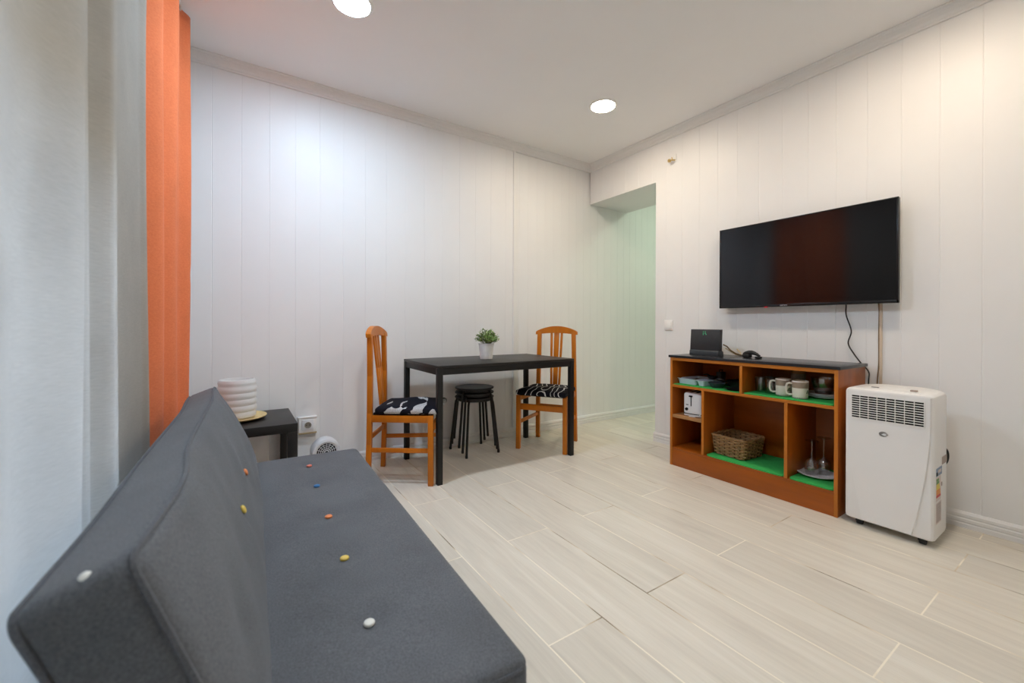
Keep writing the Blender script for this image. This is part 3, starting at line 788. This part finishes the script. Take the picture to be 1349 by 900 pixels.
# toaster
to = thing('toaster', 'white toaster with black lever on the small left shelf', 'toaster', (-.285, -1.405, .367), rad(8))
b = MB(); b.cushion((.105, .068, .079), .022, 12, 12, 12); b.build('body', M_whitecool, to, angle=180, loc=(0, 0, .091))
b = MB(); b.box((-.104, -.062, .004), (.104, .062, .020), .006); b.build('base', M_whitecool, to)
b = MB(); b.box((-.1055, -.066, .0185), (.1055, .066, .0215), .001); b.build('base_seam', M_dark, to)
b = MB(); b.box((-.107, .006, .075), (-.103, .012, .150), .001); b.build('lever_slot', M_dark, to)
b = MB(); b.box((-.116, -.002, .140), (-.103, .022, .150), .003); b.build('lever', M_dark, to)
b = MB(); b.lathe([(0, .008), (.010, .007), (.011, 0)], 20, mtx=T(-.105, .040, .052) @ RY(-PI / 2)); b.build('browning_dial', M_dark, to)
b = MB(); b.box((-.1085, .028, .081), (-.104, .044, .086), .001); b.build('cancel_button', M_dark, to)
b = MB()
for sx in (-.02, .02): b.box((-.085, sx - .009, .1655), (.085, sx + .009, .1705), .001)
b.build('bread_slots', M_dark, to)
b = MB(); b.tube([(-.07, -.068, .02), (-.10, -.070, .045), (-.112, -.055, .02), (-.118, -.02, .006), (-.112, .02, .004)], .003, 8); b.build('power_cord', M_whitecool, to)

# wicker basket (woven)
wb = thing('wicker_basket', 'brown wicker basket on the green mat in the large lower bay', 'basket', (-.222, -1.648, .139), rad(-4))
def rr_pts(hx, hy, r, n):
    """n points spaced evenly around a rounded rectangle"""
    segs = []; base = rrect(hx, hy, r, 0, 8); base.append(base[0])
    d = [0]
    for p, q in zip(base, base[1:]): d.append(d[-1] + math.hypot(q[0] - p[0], q[1] - p[1]))
    out = []; k = 0
    for i in range(n):
        s = d[-1] * i / n
        while d[k + 1] < s: k += 1
        f = (s - d[k]) / (d[k + 1] - d[k]); p, q = base[k], base[k + 1]
        x, y = p[0] + (q[0] - p[0]) * f, p[1] + (q[1] - p[1]) * f
        tx, ty = q[0] - p[0], q[1] - p[1]; ll = math.hypot(tx, ty); out.append((x, y, ty / ll, -tx / ll))
    return out
b = MB(); NS = 24
rows_n = 11
for k in range(rows_n):
    f = k / (rows_n - 1); hx, hy = .108 + .010 * f, .104 + .014 * f; z = .008 + .112 * f
    pts = rr_pts(hx, hy, .025, NS * 2); P = []
    for i, (x, y, nx, ny) in enumerate(pts):
        o = .0050 * math.cos(PI * i / 2 * 1.0 + (PI if k % 2 else 0)); P.append((x + nx * o, y + ny * o, z))
    b.tube(P, .0058, 6, closed=True)
b.build('woven_wall', M_wicker, wb)
b = MB()
A = rr_pts(.108, .104, .025, NS); B = rr_pts(.118, .118, .025, NS)
for p, q in zip(A, B): b.tube([(p[0], p[1], .002), (q[0], q[1], .126)], .0028, 5)
b.build('stakes', M_wickerdark, wb)
b = MB()
for o in (0, PI):
    pts = rr_pts(.118, .118, .025, 120); b.tube([(x + nx * .005 * math.cos(i * .5 + o), y + ny * .005 * math.cos(i * .5 + o), .126 + .005 * math.sin(i * .5 + o)) for i, (x, y, nx, ny) in enumerate(pts)], .0055, 6, closed=True)
b.build('braided_rim', M_wicker, wb)
b = MB(); b.prism([(p[0], p[1]) for p in rrect(.107, .103, .025, 0)], .006); b.build('bottom', M_wickerdark, wb)

# plate with wine glasses in the lower right bay
pl = MB(); pl.lathe([(0, .003), (.055, .003), (.062, 0), (.066, .002), (.098, .012), (.100, .014), (.097, .016), (.066, .007), (.05, .006), (0, .006)], 44)
tag(pl.build('plate', M_plateg, loc=(-.240, -2.118, .1425)), 'speckled pale plate under the upturned wine glasses', 'plate')
def wine_glass(label, loc, h=.19):
    # upturned: rim down, foot up
    t = thing('wine_glass', label, 'glass', loc, 0, group='upturned wine glasses on the plate')
    b = MB(); b.lathe([(.030, 0), (.036, .03), (.037, .05), (.030, .075), (.012, .092), (.004, .098), (.003, .100), (.010, .090), (.028, .074), (.0355, .05), (.0345, .03), (.0288, 0)], 28); b.build('bowl', M_glass, t)
    b = MB(); b.lathe([(.004, .097), (.0035, .12), (.0035, h - .02), (.006, h - .008), (.010, h - .003), (0, h - .003)], 16); b.build('stem', M_glass, t)
    b = MB(); b.lathe([(.008, h - .006), (.03, h - .002), (.034, h - .0005), (.034, h + .001), (0, h + .002)], 32); b.build('foot', M_glass, t)
    return t
wine_glass('upturned wine glass nearer the front, on the speckled plate', (-.262, -2.098, .1495), .192)
wine_glass('upturned wine glass at the back right, on the speckled plate', (-.200, -2.135, .1495), .208)
b = MB(); b.lathe([(0, 0), (.03, 0), (.032, .003), (.048, .05), (.046, .05), (.030, .006), (0, .005)], 32)
tag(b.build('glass_bowl', M_glass, loc=(-.13, -2.092, .1425)), 'small clear glass bowl at the back left of the lower right bay', 'bowl')

# mugs
def mug(label, loc, rz, band_h=.034):
    t = thing('mug', label, 'mug', loc, rz, group='cream mugs on the upper right shelf')
    b = MB(); b.lathe([(0, 0), (.031, 0), (.037, .003), (.039, .010), (.0405, .100), (.0395, .102), (.0375, .100), (.036, .008), (0, .006)], 36); b.build('body', M_ceramic, t)
    b = MB(); b.lathe([(.0408, .062), (.0411, .064), (.0414, .093), (.0408, .095)], 36); b.build('glaze_band', M_band, t)['label'] = 'taupe band under the rim'
    b = MB(); b.tube([(0, .038, .083), (0, .052, .087), (0, .064, .083), (0, .069, .068), (0, .069, .040), (0, .064, .025), (0, .052, .019), (0, .038, .022)], .0055, 10); b.build('handle', M_ceramic, t)
    b = MB()
    for i in range(7):
        a = rad(215 + rz * 0 + i * 4); zz = .035 + .004 * (i % 3) * 1.6; r = .0412
        c, s = math.cos(a), math.sin(a); q = .004
        P = [(r * c - s * -q, r * s + c * -q, zz), (r * c, r * s, zz - .003), (r * c - s * q, r * s + c * q, zz + .002), (r * c, r * s, zz + .006)]
        b.bm.faces.new([b.bm.verts.new(p) for p in P])
    b.build('leaf_print', M_leafprint, t, smooth=False)
    b = MB()
    for i in range(24):
        a = 2 * PI * i / 24; r = .0398; c, s = math.cos(a), math.sin(a); q = .0022
        P = [(r * c + s * q, r * s - c * q, .004), (r * c - s * q, r * s + c * q, .004), (r * c - s * q, r * s + c * q, .010), (r * c + s * q, r * s - c * q, .010)]
        b.bm.faces.new([b.bm.verts.new(p) for p in P])
    b.build('dotted_border', M_ink, t, smooth=False)
    return t
mug('cream mug with a taupe band, left of the pair on the upper right shelf', (-.318, -1.970, .591), rad(22))
mug('cream mug with a taupe band, right of the pair on the upper right shelf', (-.345, -2.070, .591), rad(35))
# tall cup behind the mugs
t = thing('storage_jar', 'tall beige jar standing behind the two mugs', 'jar', (-.16, -1.985, .591))
b = MB(); b.lathe([(0, 0), (.036, 0), (.038, .003), (.038, .128), (.036, .130), (0, .130)], 32); b.build('body', M_band, t)
b = MB(); b.lathe([(.039, .124), (.040, .126), (.040, .146), (.037, .149), (0, .149)], 32); b.build('lid', M_pine, t)
# tumblers
def tumbler(label, loc, g='clear tumblers on the upper right shelf'):
    b = MB(); b.lathe([(0, 0), (.027, 0), (.0285, .003), (.033, .088), (.0322, .089), (.0312, .088), (.027, .010), (0, .009)], 28)
    return tag(b.build('tumbler', M_glass, loc=loc), label, 'glass', g)
tumbler('clear tumbler by the left end of the upper right shelf', (-.27, -1.817, .591))
tumbler('clear tumbler standing between the left end tumbler and the mug handle', (-.30, -1.890, .591))
tumbler('clear tumbler in the second row, behind the left end tumbler', (-.19, -1.838, .591))
tumbler('clear tumbler in the second row, just behind the left mug handle', (-.20, -1.910, .591))
# plates and glass bowl
for i, lab in enumerate(('white plate at the bottom of the stack on the upper right shelf', 'white plate in the middle of the stack on the upper right shelf', 'white plate on top of the stack on the upper right shelf')):
    b = MB(); b.lathe([(0, 0), (.05, 0), (.056, .003), (.094, .012), (.0955, .0135), (.093, .0145), (.055, .006), (0, .005)], 44)
    tag(b.build('plate', M_plate, loc=(-.205, -2.138, .591 + i * .0085)), lab, 'plate', 'white plates stacked on the shelf')
b = MB(); b.lathe([(0, 0), (.034, 0), (.038, .004), (.056, .06), (.060, .092), (.0585, .0925), (.054, .06), (.035, .007), (0, .006)], 36)
tag(b.build('glass_bowl', M_glass, loc=(-.215, -2.136, .6145)), 'deep clear glass bowl on top of the white plates', 'bowl')

# cutlery tray and black things on the upper left shelf
tr = thing('cutlery_tray', 'pale blue plastic cutlery tray at the left of the upper left shelf', 'tray', (-.26, -1.372, .588), rad(-6))
def open_tray(mb, x0, x1, y0, y1, h, th=.0025, lip=.006, tap=.008):
    hx, hy = (x1 - x0) / 2, (y1 - y0) / 2; cx, cy = (x0 + x1) / 2, (y0 + y1) / 2
    o0 = [(p[0] + cx, p[1] + cy, 0) for p in rrect(hx - tap, hy - tap, .012, 0)]
    o1 = [(p[0] + cx, p[1] + cy, h) for p in rrect(hx, hy, .014, 0)]
    o2 = [(p[0] + cx, p[1] + cy, h) for p in rrect(hx + lip, hy + lip, .018, 0)]
    o2b = [(p[0] + cx, p[1] + cy, h + .003) for p in rrect(hx + lip, hy + lip, .018, 0)]
    i1 = [(p[0] + cx, p[1] + cy, h + .003) for p in rrect(hx - th, hy - th, .012, 0)]
    i0 = [(p[0] + cx, p[1] + cy, th) for p in rrect(hx - tap - th, hy - tap - th, .010, 0)]
    R_ = [o0, o1, o2, o2b, i1, i0]
    mb.grid([r + [r[0]] for r in R_]); mb.bm.faces.new([mb.bm.verts.new(p) for p in o0][::-1]); mb.bm.faces.new([mb.bm.verts.new(p) for p in i0])
b = MB(); open_tray(b, -.10, .12, -.062, .090, .036); b.build('wide_tray', M_tray, tr)
b = MB(); open_tray(b, -.095, .12, -.128, -.072, .034); b.build('narrow_tray', M_tray, tr)
for k, (dx, dy, lab) in enumerate(((.0, .055, 'steel fork lying in the pale blue cutlery tray, leftmost'), (.01, .02, 'steel knife lying in the middle of the pale blue cutlery tray'), (.0, -.02, 'steel spoon lying in the pale blue cutlery tray, rightmost'))):
    t = thing(('fork', 'table_knife', 'spoon')[k], lab, 'cutlery', (-.26 + dx, -1.385 + dy, .606), rad(-6))
    b = MB(); b.bar((-.08, 0, 0), (.02, 0, .004), .010, .003, bev=.001); b.build('handle', M_chrome, t)
    b = MB()
    if k == 0:
        for q in (-1.5, -.5, .5, 1.5): b.bar((.035, q * .006, .006), (.075, q * .006, .010), .003, .002, bev=.0005)
        b.bar((.018, 0, .004), (.037, 0, .006), .022, .0025, bev=.0008); nm = 'tines'
    elif k == 1: b.bar((.018, 0, .004), (.085, .004, .006), .018, .002, bev=.0008); nm = 'blade'
    else: b.lathe([(0, -.004), (.014, -.001), (.019, .004), (.018, .005), (.013, .001), (0, -.002)], 20, mtx=T(.04, 0, .006)); nm = 'spoon_bowl'
    b.build(nm, M_chrome, t)
t = thing('ladle', 'black plastic ladle lying across the narrow end of the cutlery tray', 'kitchen utensil', (-.22, -1.465, .634), rad(60))
b = MB(); b.lathe([(0, -.012), (.022, -.006), (.034, .010), (.035, .016), (.033, .016), (.031, .009), (.020, -.003), (0, -.008)], 24); b.build('ladle_bowl', M_rubber, t)
b = MB(); b.tube([(.032, 0, .014), (.07, 0, .020), (.12, 0, .010)], .0045, 8); b.build('handle', M_rubber, t)
t = thing('small_bowl', 'dark grey plastic bowl beside the cutlery tray on the upper left shelf', 'bowl', (-.330, -1.562, .588))
b = MB(); b.lathe([(0, 0), (.030, 0), (.033, .003), (.052, .030), (.0545, .034), (.0525, .035), (.031, .006), (0, .005)], 32); b.build('bowl_body', M_router2, t)
t = thing('frying_pan', 'small black frying pan at the right of the upper left shelf', 'pan', (-.165, -1.640, .588), rad(150))
b = MB(); b.lathe([(0, 0), (.070, 0), (.078, .004), (.090, .038), (.092, .042), (.089, .042), (.076, .007), (0, .005)], 40); b.build('pan_body', M_rubber, t)
b = MB(); b.bar((.088, 0, .034), (.18, 0, .052), .020, .010, bev=.003); b.build('handle', M_rubber, t)
b = MB(); b.lathe([(0, 0), (.043, 0), (.047, .003), (.059, .009), (.060, .0115), (.047, .006), (0, .005)], 36)
tag(b.build('saucer', M_dark, loc=(-.345, -1.695, .588)), 'flat black saucer in front of the frying pan', 'saucer')
t = thing('grater', 'black box grater standing at the back of the cutlery tray shelf', 'kitchen utensil', (-.12, -1.47, .588))
b = MB(); b.prism([(-.028, -.02), (.028, -.02), (.028, .02), (-.028, .02)], .085, bev=.003); b.build('body', M_router, t)
b = MB(); b.tube([(-.02, 0, .085), (-.02, 0, .10), (.02, 0, .10), (.02, 0, .085)], .004, 8); b.build('handle', M_rubber, t)

# ------------------------------------------------------------------ router, cables, handset on the worktop
ro = thing('router', 'charcoal upright internet router with green lights on the black worktop', 'router', (-.205, -1.405, CH), rad(-5))
b = MB(); b.prism([(-.030, 0), (.034, 0), (.030, .030), (.016, .036), (-.020, .036), (-.027, .030)], .236, mtx=T(0, .118, 0) @ RX(PI / 2), bev=.003); b.build('base', M_router2, ro)
b = MB(); b.prism([(-.020, .034), (.014, .034), (.020, .186), (-.010, .186)], .238, mtx=T(0, .119, 0) @ RX(PI / 2), bev=.0025); b.build('body', M_router, ro)
for k, (dy, z) in enumerate(((.012, .168), (.012, .157), (.012, .148), (-.004, .168), (-.004, .157), (-.011, .150))):
    fx = -.020 + .010 * (z - .034) / .152
    b = MB(); b.box((fx - .0012, dy - .0028, z - .0028), (fx + .002, dy + .0028, z + .0028), .0006); b.build('indicator_light', M_ledg, ro)
b = MB(); b.tube([(-.19, -1.525, .875), (-.175, -1.545, .862), (-.16, -1.562, .835), (-.13, -1.585, .812), (-.09, -1.60, .801), (-.05, -1.605, .7995)], .0045, 8)
tag(b.build('router_cable', M_cableBr), 'brown cable curling from the right side of the router down to the worktop', 'cable')
b = MB(); b.tube([(-.17, -1.53, .85), (-.14, -1.555, .825), (-.11, -1.575, .803), (-.08, -1.59, .800), (-.045, -1.57, .815), (-.035, -1.54, .84)], .004, 8)
tag(b.build('network_cable', M_cableY), 'cream cable looping behind the router', 'cable')
hs = thing('remote_control', 'black curved remote lying on the worktop beside the router', 'remote control', (-.215, -1.735, CH), rad(-14))
b = MB(); pts = []; rs = []
for i in range(15):
    f = i / 14; y = .058 - .116 * f; z = .020 + .016 * math.sin(PI * min(1, f * 1.02)) - .004 * f
    pts.append((0, y, z + .002)); rs.append(.006 + .011 * math.sin(PI * min(1, .18 + f * .82)) ** .8 * (1 - .45 * f))
b.tube(pts, rs, 14); b.build('handset_body', M_rubber, hs)
b = MB(); b.cushion((.020, .026, .013), .010, 8, 8, 6); b.build('head', M_rubber, hs, angle=180, loc=(0, .036, .0135))
b = MB(); b.cushion((.014, .018, .007), .005, 6, 6, 4); b.build('tail', M_rubber, hs, angle=180, loc=(0, -.048, .0075))
for k in range(4):
    b = MB(); b.lathe([(0, .003), (.003, .002), (.0034, 0)], 10); b.build('button', M_router2, hs, loc=(-.004, .018 - k * .014, .0475 - k * .0018))

# ------------------------------------------------------------------ television
TY0, TY1, TZ0, TZ1, TX = -1.428, -2.428, 1.135, 1.710, -.072
tv = thing('television', 'large black wall mounted television above the sideboard', 'television', (TX, (TY0 + TY1) / 2, (TZ0 + TZ1) / 2))
hw, hh = .5, (TZ1 - TZ0) / 2
b = MB(); b.box((.004, -hw, -hh), (.030, hw, hh), .004); b.box((.028, -hw + .12, -hh + .03), (.052, hw - .12, .08), .008); b.build('housing', M_bezel, tv)
b = MB(); b.box((0, -hw, hh - .008), (.006, hw, hh), .0015); b.box((0, -hw, -hh), (.006, hw, -hh + .016), .0015); b.box((0, -hw, -hh), (.006, -hw + .008, hh), .0015); b.box((0, hw - .008, -hh), (.006, hw, hh), .0015); b.build('bezel', M_bezel, tv)
b = MB(); b.box((.0025, -hw + .007, -hh + .015), (.0055, hw - .007, hh - .007)); b.build('screen', M_screen, tv, smooth=False)
b = MB(); b.box((.050, -.10, -.12), (.0715, .10, .10), .003); b.build('wall_bracket', M_blackmetal, tv)
b = MB()
lx0 = .018 + .022
for k in range(7):
    yy = .086 - k * .0062
    b.box((-.0012, yy, -hh + .0045), (.001, yy - .0016, -hh + .0115), 0)
    if k % 2 == 0: b.box((-.0012, yy, -hh + .0045), (.001, yy - .0045, -hh + .0062), 0)
    if k % 3 != 1: b.box((-.0012, yy, -hh + .0098), (.001, yy - .0045, -hh + .0115), 0)
    else: b.box((-.0012, yy - .003, -hh + .0045), (.001, yy - .0045, -hh + .0115), 0)
b.build('maker_badge', M_silver, tv, smooth=False)
b = MB(); b.box((-.001, .185, -hh - .004), (.006, .165, -hh + .002), .001); b.build('standby_light', M_ledr, tv)

def smooth_path(P, n=8):
    P = [Vector(p) for p in P]; out = []
    for i in range(len(P) - 1):
        p0 = P[max(0, i - 1)]; p1 = P[i]; p2 = P[i + 1]; p3 = P[min(len(P) - 1, i + 2)]
        for k in range(n):
            t = k / n; out.append(.5 * ((2 * p1) + (p2 - p0) * t + (2 * p0 - 5 * p1 + 4 * p2 - p3) * t * t + (3 * p1 - p0 - 3 * p2 + p3) * t ** 3))
    out.append(P[-1]); return out
b = MB(); b.tube(smooth_path([(-.03, -2.178, 1.17), (-.022, -2.181, 1.13), (-.02, -2.181, 1.073), (-.02, -2.206, .98), (-.018, -2.191, .907), (-.018, -2.218, .846), (-.016, -2.252, .792), (-.02, -2.288, .745), (-.035, -2.292, .682), (-.04, -2.295, .45), (-.05, -2.30, .2), (-.05, -2.33, .01)]), .0036, 8)
tag(b.build('power_cable', M_cableB), 'black cable hanging wavily from the television down past the worktop', 'cable')
b = MB(); b.box((-.009, -2.3435, .10), (.002, -2.3315, 1.16), .002)
tr_ = b.build('cable_trunking', M_beige); tag(tr_, 'beige cable strip running down the wall from the television to the air conditioner', 'cable strip')
b = MB(); b.tube(smooth_path([(-.012, -2.326, 1.16), (-.006, -2.330, 1.10), (-.006, -2.329, .95), (-.006, -2.3295, .80), (-.006, -2.322, .66), (-.006, -2.32, .30)]), .003, 6)
b.build('strip_cable', M_cableBr, tr_)

# ------------------------------------------------------------------ switch, hook
sw = thing('light_switch', 'white light switch on the right wall beside the opening', 'switch', (0, -.947, 1.010))
b = MB(); b.box((-.010, -.042, -.042), (.001, .042, .042), .004); b.build('frame', M_white, sw)
b = MB(); b.box((-.0145, -.028, -.028), (-.008, .028, .028), .002, mtx=RY(rad(4))); b.build('rocker', M_white, sw)
hk = thing('brass_bracket', 'small brass curtain bracket high on the right wall beside the opening', 'bracket', (0, -.985, 2.39))
b = MB(); b.box((-.006, -.028, -.018), (.001, -.018, .045), .001); b.build('back_plate', M_white, hk)
b = MB(); b.tube([(-.002, -.018, -.004), (-.028, -.004, -.004), (-.034, .012, -.004)], .006, 10); b.lathe([(0, -.014), (.012, -.012), (.016, 0), (.012, .010), (0, .014)], 18, mtx=T(-.034, .016, -.004)); b.build('knob', M_brass, hk)
b = MB(); b.tube([(-.026, -.006, -.004), (-.030, -.004, .018)], .004, 8); b.build('screw', M_brass, hk)

# ------------------------------------------------------------------ portable air conditioner (local: front = -x)
AX0, AX1, AY0, AY1, AZ0, AZ1 = -.432, -.158, -2.309, -2.643, .030, .692
ac = thing('air_conditioner', 'white portable air conditioner on castors beside the sideboard', 'air conditioner', (AX0, (AY0 + AY1) / 2, 0))
hw = (AY0 - AY1) / 2; dp = AX1 - AX0
# outline in plan (front at x=0): flat wings in front, rounded rear
plan = [(0.006, hw - .004), (0.0, hw - .012), (0.0, -hw + .012), (0.006, -hw + .004), (.02, -hw), (dp - .07, -hw + .001), (dp - .03, -hw + .012), (dp - .008, -hw + .04), (dp, -hw + .08), (dp, hw - .08), (dp - .008, hw - .04), (dp - .03, hw - .012), (dp - .07, hw - .001), (.02, hw)]
def ac_ring(z, ins):
    out = []
    for (x, y) in plan: out.append((x + (ins if x < .01 else (-ins if x > dp * .5 else 0)), y - math.copysign(min(ins, abs(y)), y), z))
    return out
def dome(p):  # gentle crown across the width
    x, y, z = p; return (x, y, z + .010 * (1 - (y / hw) ** 2) * (1 if z > .6 else 0))
b = MB(); rings = [ac_ring(AZ0, .012), ac_ring(AZ0 + .006, .003), ac_ring(AZ0 + .02, 0), ac_ring(AZ1 - .016, 0), ac_ring(AZ1 - .006, .004), ac_ring(AZ1, .014)]
rings = [[dome(p) if i >= 3 else p for p in r] for i, r in enumerate(rings)]
b.grid([r + [r[0]] for r in rings])
top = rings[-1]; cx = dp / 2
# subdivide the top as strips across the width so the dome holds
b.bm.faces.new([b.bm.verts.new(p) for p in top]); b.bm.faces.new([b.bm.verts.new(p) for p in rings[0]][::-1])
bmesh.ops.remove_doubles(b.bm, verts=b.bm.verts, dist=1e-5); bmesh.ops.recalc_face_normals(b.bm, faces=b.bm.faces)
b.build('body', M_white, ac, angle=30)
# raised front panel whose sides curve inwards to the foot
def half(z):
    f = (z - .04) / .64; return .090 + .063 * (math.sin(min(1, f / .86) * PI / 2)) ** .92
b = MB(); rws = []
zs = [.042 + (.682 - .042) * k / 24 for k in range(25)]
for z in zs:
    h_ = half(z); rws.append([(.002, -h_ - .004, z), (-.009, -h_, z), (-.0115, -h_ * .6, z), (-.012, 0, z), (-.0115, h_ * .6, z), (-.009, h_, z), (.002, h_ + .004, z)])
# leave the grille window open between z=.548 and .662
GZ0, GZ1, GH = .548, .662, .134
b.grid(rws)
b.build('front_panel', M_white, ac, angle=30)
b = MB(); b.box((-.0128, -GH, GZ0), (-.0105, GH, GZ1), .0005); b.build('grille_recess', M_dark, ac)
b = MB()
for k in range(11):
    z = GZ0 + (GZ1 - GZ0) * k / 10; b.box((-.0142, -GH - .002, z - .0019), (-.011, GH + .002, z + .0019), .0006)
for k in range(9):
    y = -GH + 2 * GH * k / 8; b.box((-.0145, y - .0013, GZ0), (-.011, y + .0013, GZ1), .0006)
b.build('louvre_grille', M_white, ac)
# oval emblem: dark ring sweep with a pale swoosh
b = MB(); Yc, Zc = (AY0 + AY1) / 2 + 2.466, .486
b.lathe([(0, .003), (.8, .003), (1, 0)], 32, mtx=T(-.0118, -Yc, Zc) @ RY(-PI / 2) @ Matrix.Diagonal((.0125, .0165, 1, 1)))
em = b.build('emblem', M_grey, ac)
b = MB(); b.prism([(-.006, -.001), (.004, .005), (.016, .004), (.017, -.003), (.006, -.007)], .0012, mtx=T(-.0152, -Yc, Zc) @ RY(-PI / 2) @ RZ(-PI / 2)); b.build('emblem_swoosh', M_whitecool, em)
b = MB(); b.prism([(-.002, -.004), (.003, -.004), (.003, .004), (-.002, .004)], .0012, mtx=T(-.0156, -Yc - .0155, Zc) @ RY(-PI / 2)); b.build('emblem_tip', M_grey, em)
# top controls
b = MB(); b.box((.075, .082, AZ1 + .0055), (.090, .052, AZ1 + .0085), .002); b.build('control_slot', M_grey, ac)
b = MB(); b.cushion((.008, .013, .004), .003, 6, 6, 3); b.build('control_knob', M_brownl, ac, loc=(.075, -.080, AZ1 + .008))
b = MB(); b.tube([(.02, hw - .04, AZ1 - .0005 + .003), (.016, 0, AZ1 + .0098), (.02, -hw + .04, AZ1 + .0025)], .0012, 6); b.build('lid_seam', M_trim, ac)
# castors
for sx, sy in ((.035, hw - .055), (.035, -hw + .045), (dp - .05, hw - .055), (dp - .05, -hw + .055)):
    b = MB(); b.lathe([(0, -.012), (.013, -.012), (.015, -.009), (.015, .009), (.013, .012), (0, .012)], 20, mtx=T(sx, sy, .015) @ RX(PI / 2)); b.box((sx - .014, sy - .016, .016), (sx + .014, sy + .016, .034), .003); b.build('castor', M_rubber, ac)
# stickers on the right side (face y=-hw)
def stick(name, x0, x1, z0, z1, m, d=.0006, lab=None):
    b = MB(); b.box((x0, -hw - d, z0), (x1, -hw + .002, z1)); o = b.build(name, m, ac, smooth=False)
    if lab: o['label'] = lab
    return o
stick('rating_sticker', .120, .205, .365, .400, M_brownl, lab='small taupe sticker')
bs = stick('blue_sticker', .022, .118, .325, .362, M_blue_l, lab='blue sticker')
b = MB()
for k in range(5): b.box((.052 + k * .011, -hw - .0012, .338), (.059 + k * .011, -hw, .352))
b.build('sticker_print', M_paper, bs, smooth=False)
b = MB(); b.box((.024, -hw - .0012, .329), (.044, -hw, .344)); b.build('sticker_dark_block', M_dark, bs, smooth=False)
es = stick('energy_label', .020, .100, .212, .322, M_paper, lab='energy rating sticker with coloured bars')
for k, (m_, w_) in enumerate(((M_green_l, .040), (M_green_l, .046), (M_yellow_l, .052), (M_yellow_l, .057), (M_orange_l, .062), (M_orange_l, .066), (M_red, .070))):
    b = MB(); z = .304 - k * .0125; b.prism([(.024, z), (.024 + w_ - .004, z), (.024 + w_, z + .0052), (.024 + w_ - .004, z + .0105), (.024, z + .0105)], .001, mtx=T(0, -hw - .0004, 0) @ RX(PI / 2)); b.build('rating_bar', m_, es, smooth=False)
stick('small_dot_sticker', .110, .124, .268, .286, M_brownl)
ds = stick('document_sticker', .020, .108, .110, .205, M_paper, lab='pale printed sticker')
b = MB()
rnd = random.Random(9)
for k in range(9):
    z = .196 - k * .0095; x = .026
    while x < .094:
        w_ = rnd.uniform(.004, .012); b.box((x, -hw - .0012, z - .0022), (min(x + w_, .102), -hw, z + .0022)); x += w_ + .003
b.build('sticker_print', M_ink, ds, smooth=False)
b = MB(); b.tube(smooth_path([(dp - .010, -hw + .03, .415), (dp + .016, -hw + .018, .402), (dp + .026, -hw + .014, .372), (dp + .016, -hw + .018, .340), (dp - .010, -hw + .03, .328)]), .006, 8); b.build('cord_hook', M_rubber, ac)

# ------------------------------------------------------------------ daylight, camera, colour
wd = bpy.data.worlds.new('World'); sc.world = wd; wd.use_nodes = True
bg = wd.node_tree.nodes['Background']; sky = wd.node_tree.nodes.new('ShaderNodeTexSky'); sky.sky_type = 'HOSEK_WILKIE'
sky.sun_direction = (.6, .3, .75); sky.turbidity = 4
mixc = wd.node_tree.nodes.new('ShaderNodeMix'); mixc.data_type = 'RGBA'; mixc.inputs['Factor'].default_value = .75; wn_ = wd.node_tree.nodes; wl_ = wd.node_tree.links; wtc = wn_.new('ShaderNodeTexCoord'); wsp = wn_.new('ShaderNodeSeparateXYZ'); wrp = wn_.new('ShaderNodeValToRGB'); wrp.color_ramp.elements[0].position = .0; wrp.color_ramp.elements[0].color = (.07, .066, .06, 1); wrp.color_ramp.elements[1].position = .06; wrp.color_ramp.elements[1].color = (.38, .58, 1.0, 1); wl_.new(wtc.outputs['Generated'], wsp.inputs[0]); wl_.new(wsp.outputs['Z'], wrp.inputs['Fac']); wl_.new(wrp.outputs['Color'], mixc.inputs['B'])
wd.node_tree.links.new(sky.outputs['Color'], mixc.inputs['A']); wd.node_tree.links.new(mixc.outputs['Result'], bg.inputs['Color'])
bg.inputs['Strength'].default_value = 19.0

cam = bpy.data.cameras.new('camera'); co = bpy.data.objects.new('camera', cam); COL.objects.link(co)
cam.sensor_width = 36; cam.lens = 549.64 / 1349 * 36
cam.shift_y = -(450 - 429.01) / 1349
cam.clip_start = .02
yaw, pit, rol = .5842, -.0017, .0033
co.location = (-3.0519, -3.1567, 1.0087)
F = Vector((math.sin(yaw) * math.cos(pit), math.cos(yaw) * math.cos(pit), math.sin(pit))); r0 = Vector((math.cos(yaw), -math.sin(yaw), 0)); u0 = r0.cross(F)
R_ = r0 * math.cos(rol) + u0 * math.sin(rol); U_ = -r0 * math.sin(rol) + u0 * math.cos(rol)
mtx = Matrix((R_, U_, -F)).transposed().to_4x4(); mtx.translation = co.location; co.matrix_world = mtx
cam.dof.use_dof = True; cam.dof.focus_distance = 3.0; cam.dof.aperture_fstop = 2.8
sc.camera = co
sc.view_settings.view_transform = 'Standard'; sc.view_settings.look = 'None'; sc.view_settings.gamma = 1; sc.view_settings.use_curve_mapping = False
sc.view_settings.exposure = 2.02
sc.cycles.use_denoising = True
sc.cycles.max_bounces = 10; sc.cycles.diffuse_bounces = 6; sc.cycles.transparent_max_bounces = 16
sc.cycles.sample_clamp_indirect = 6
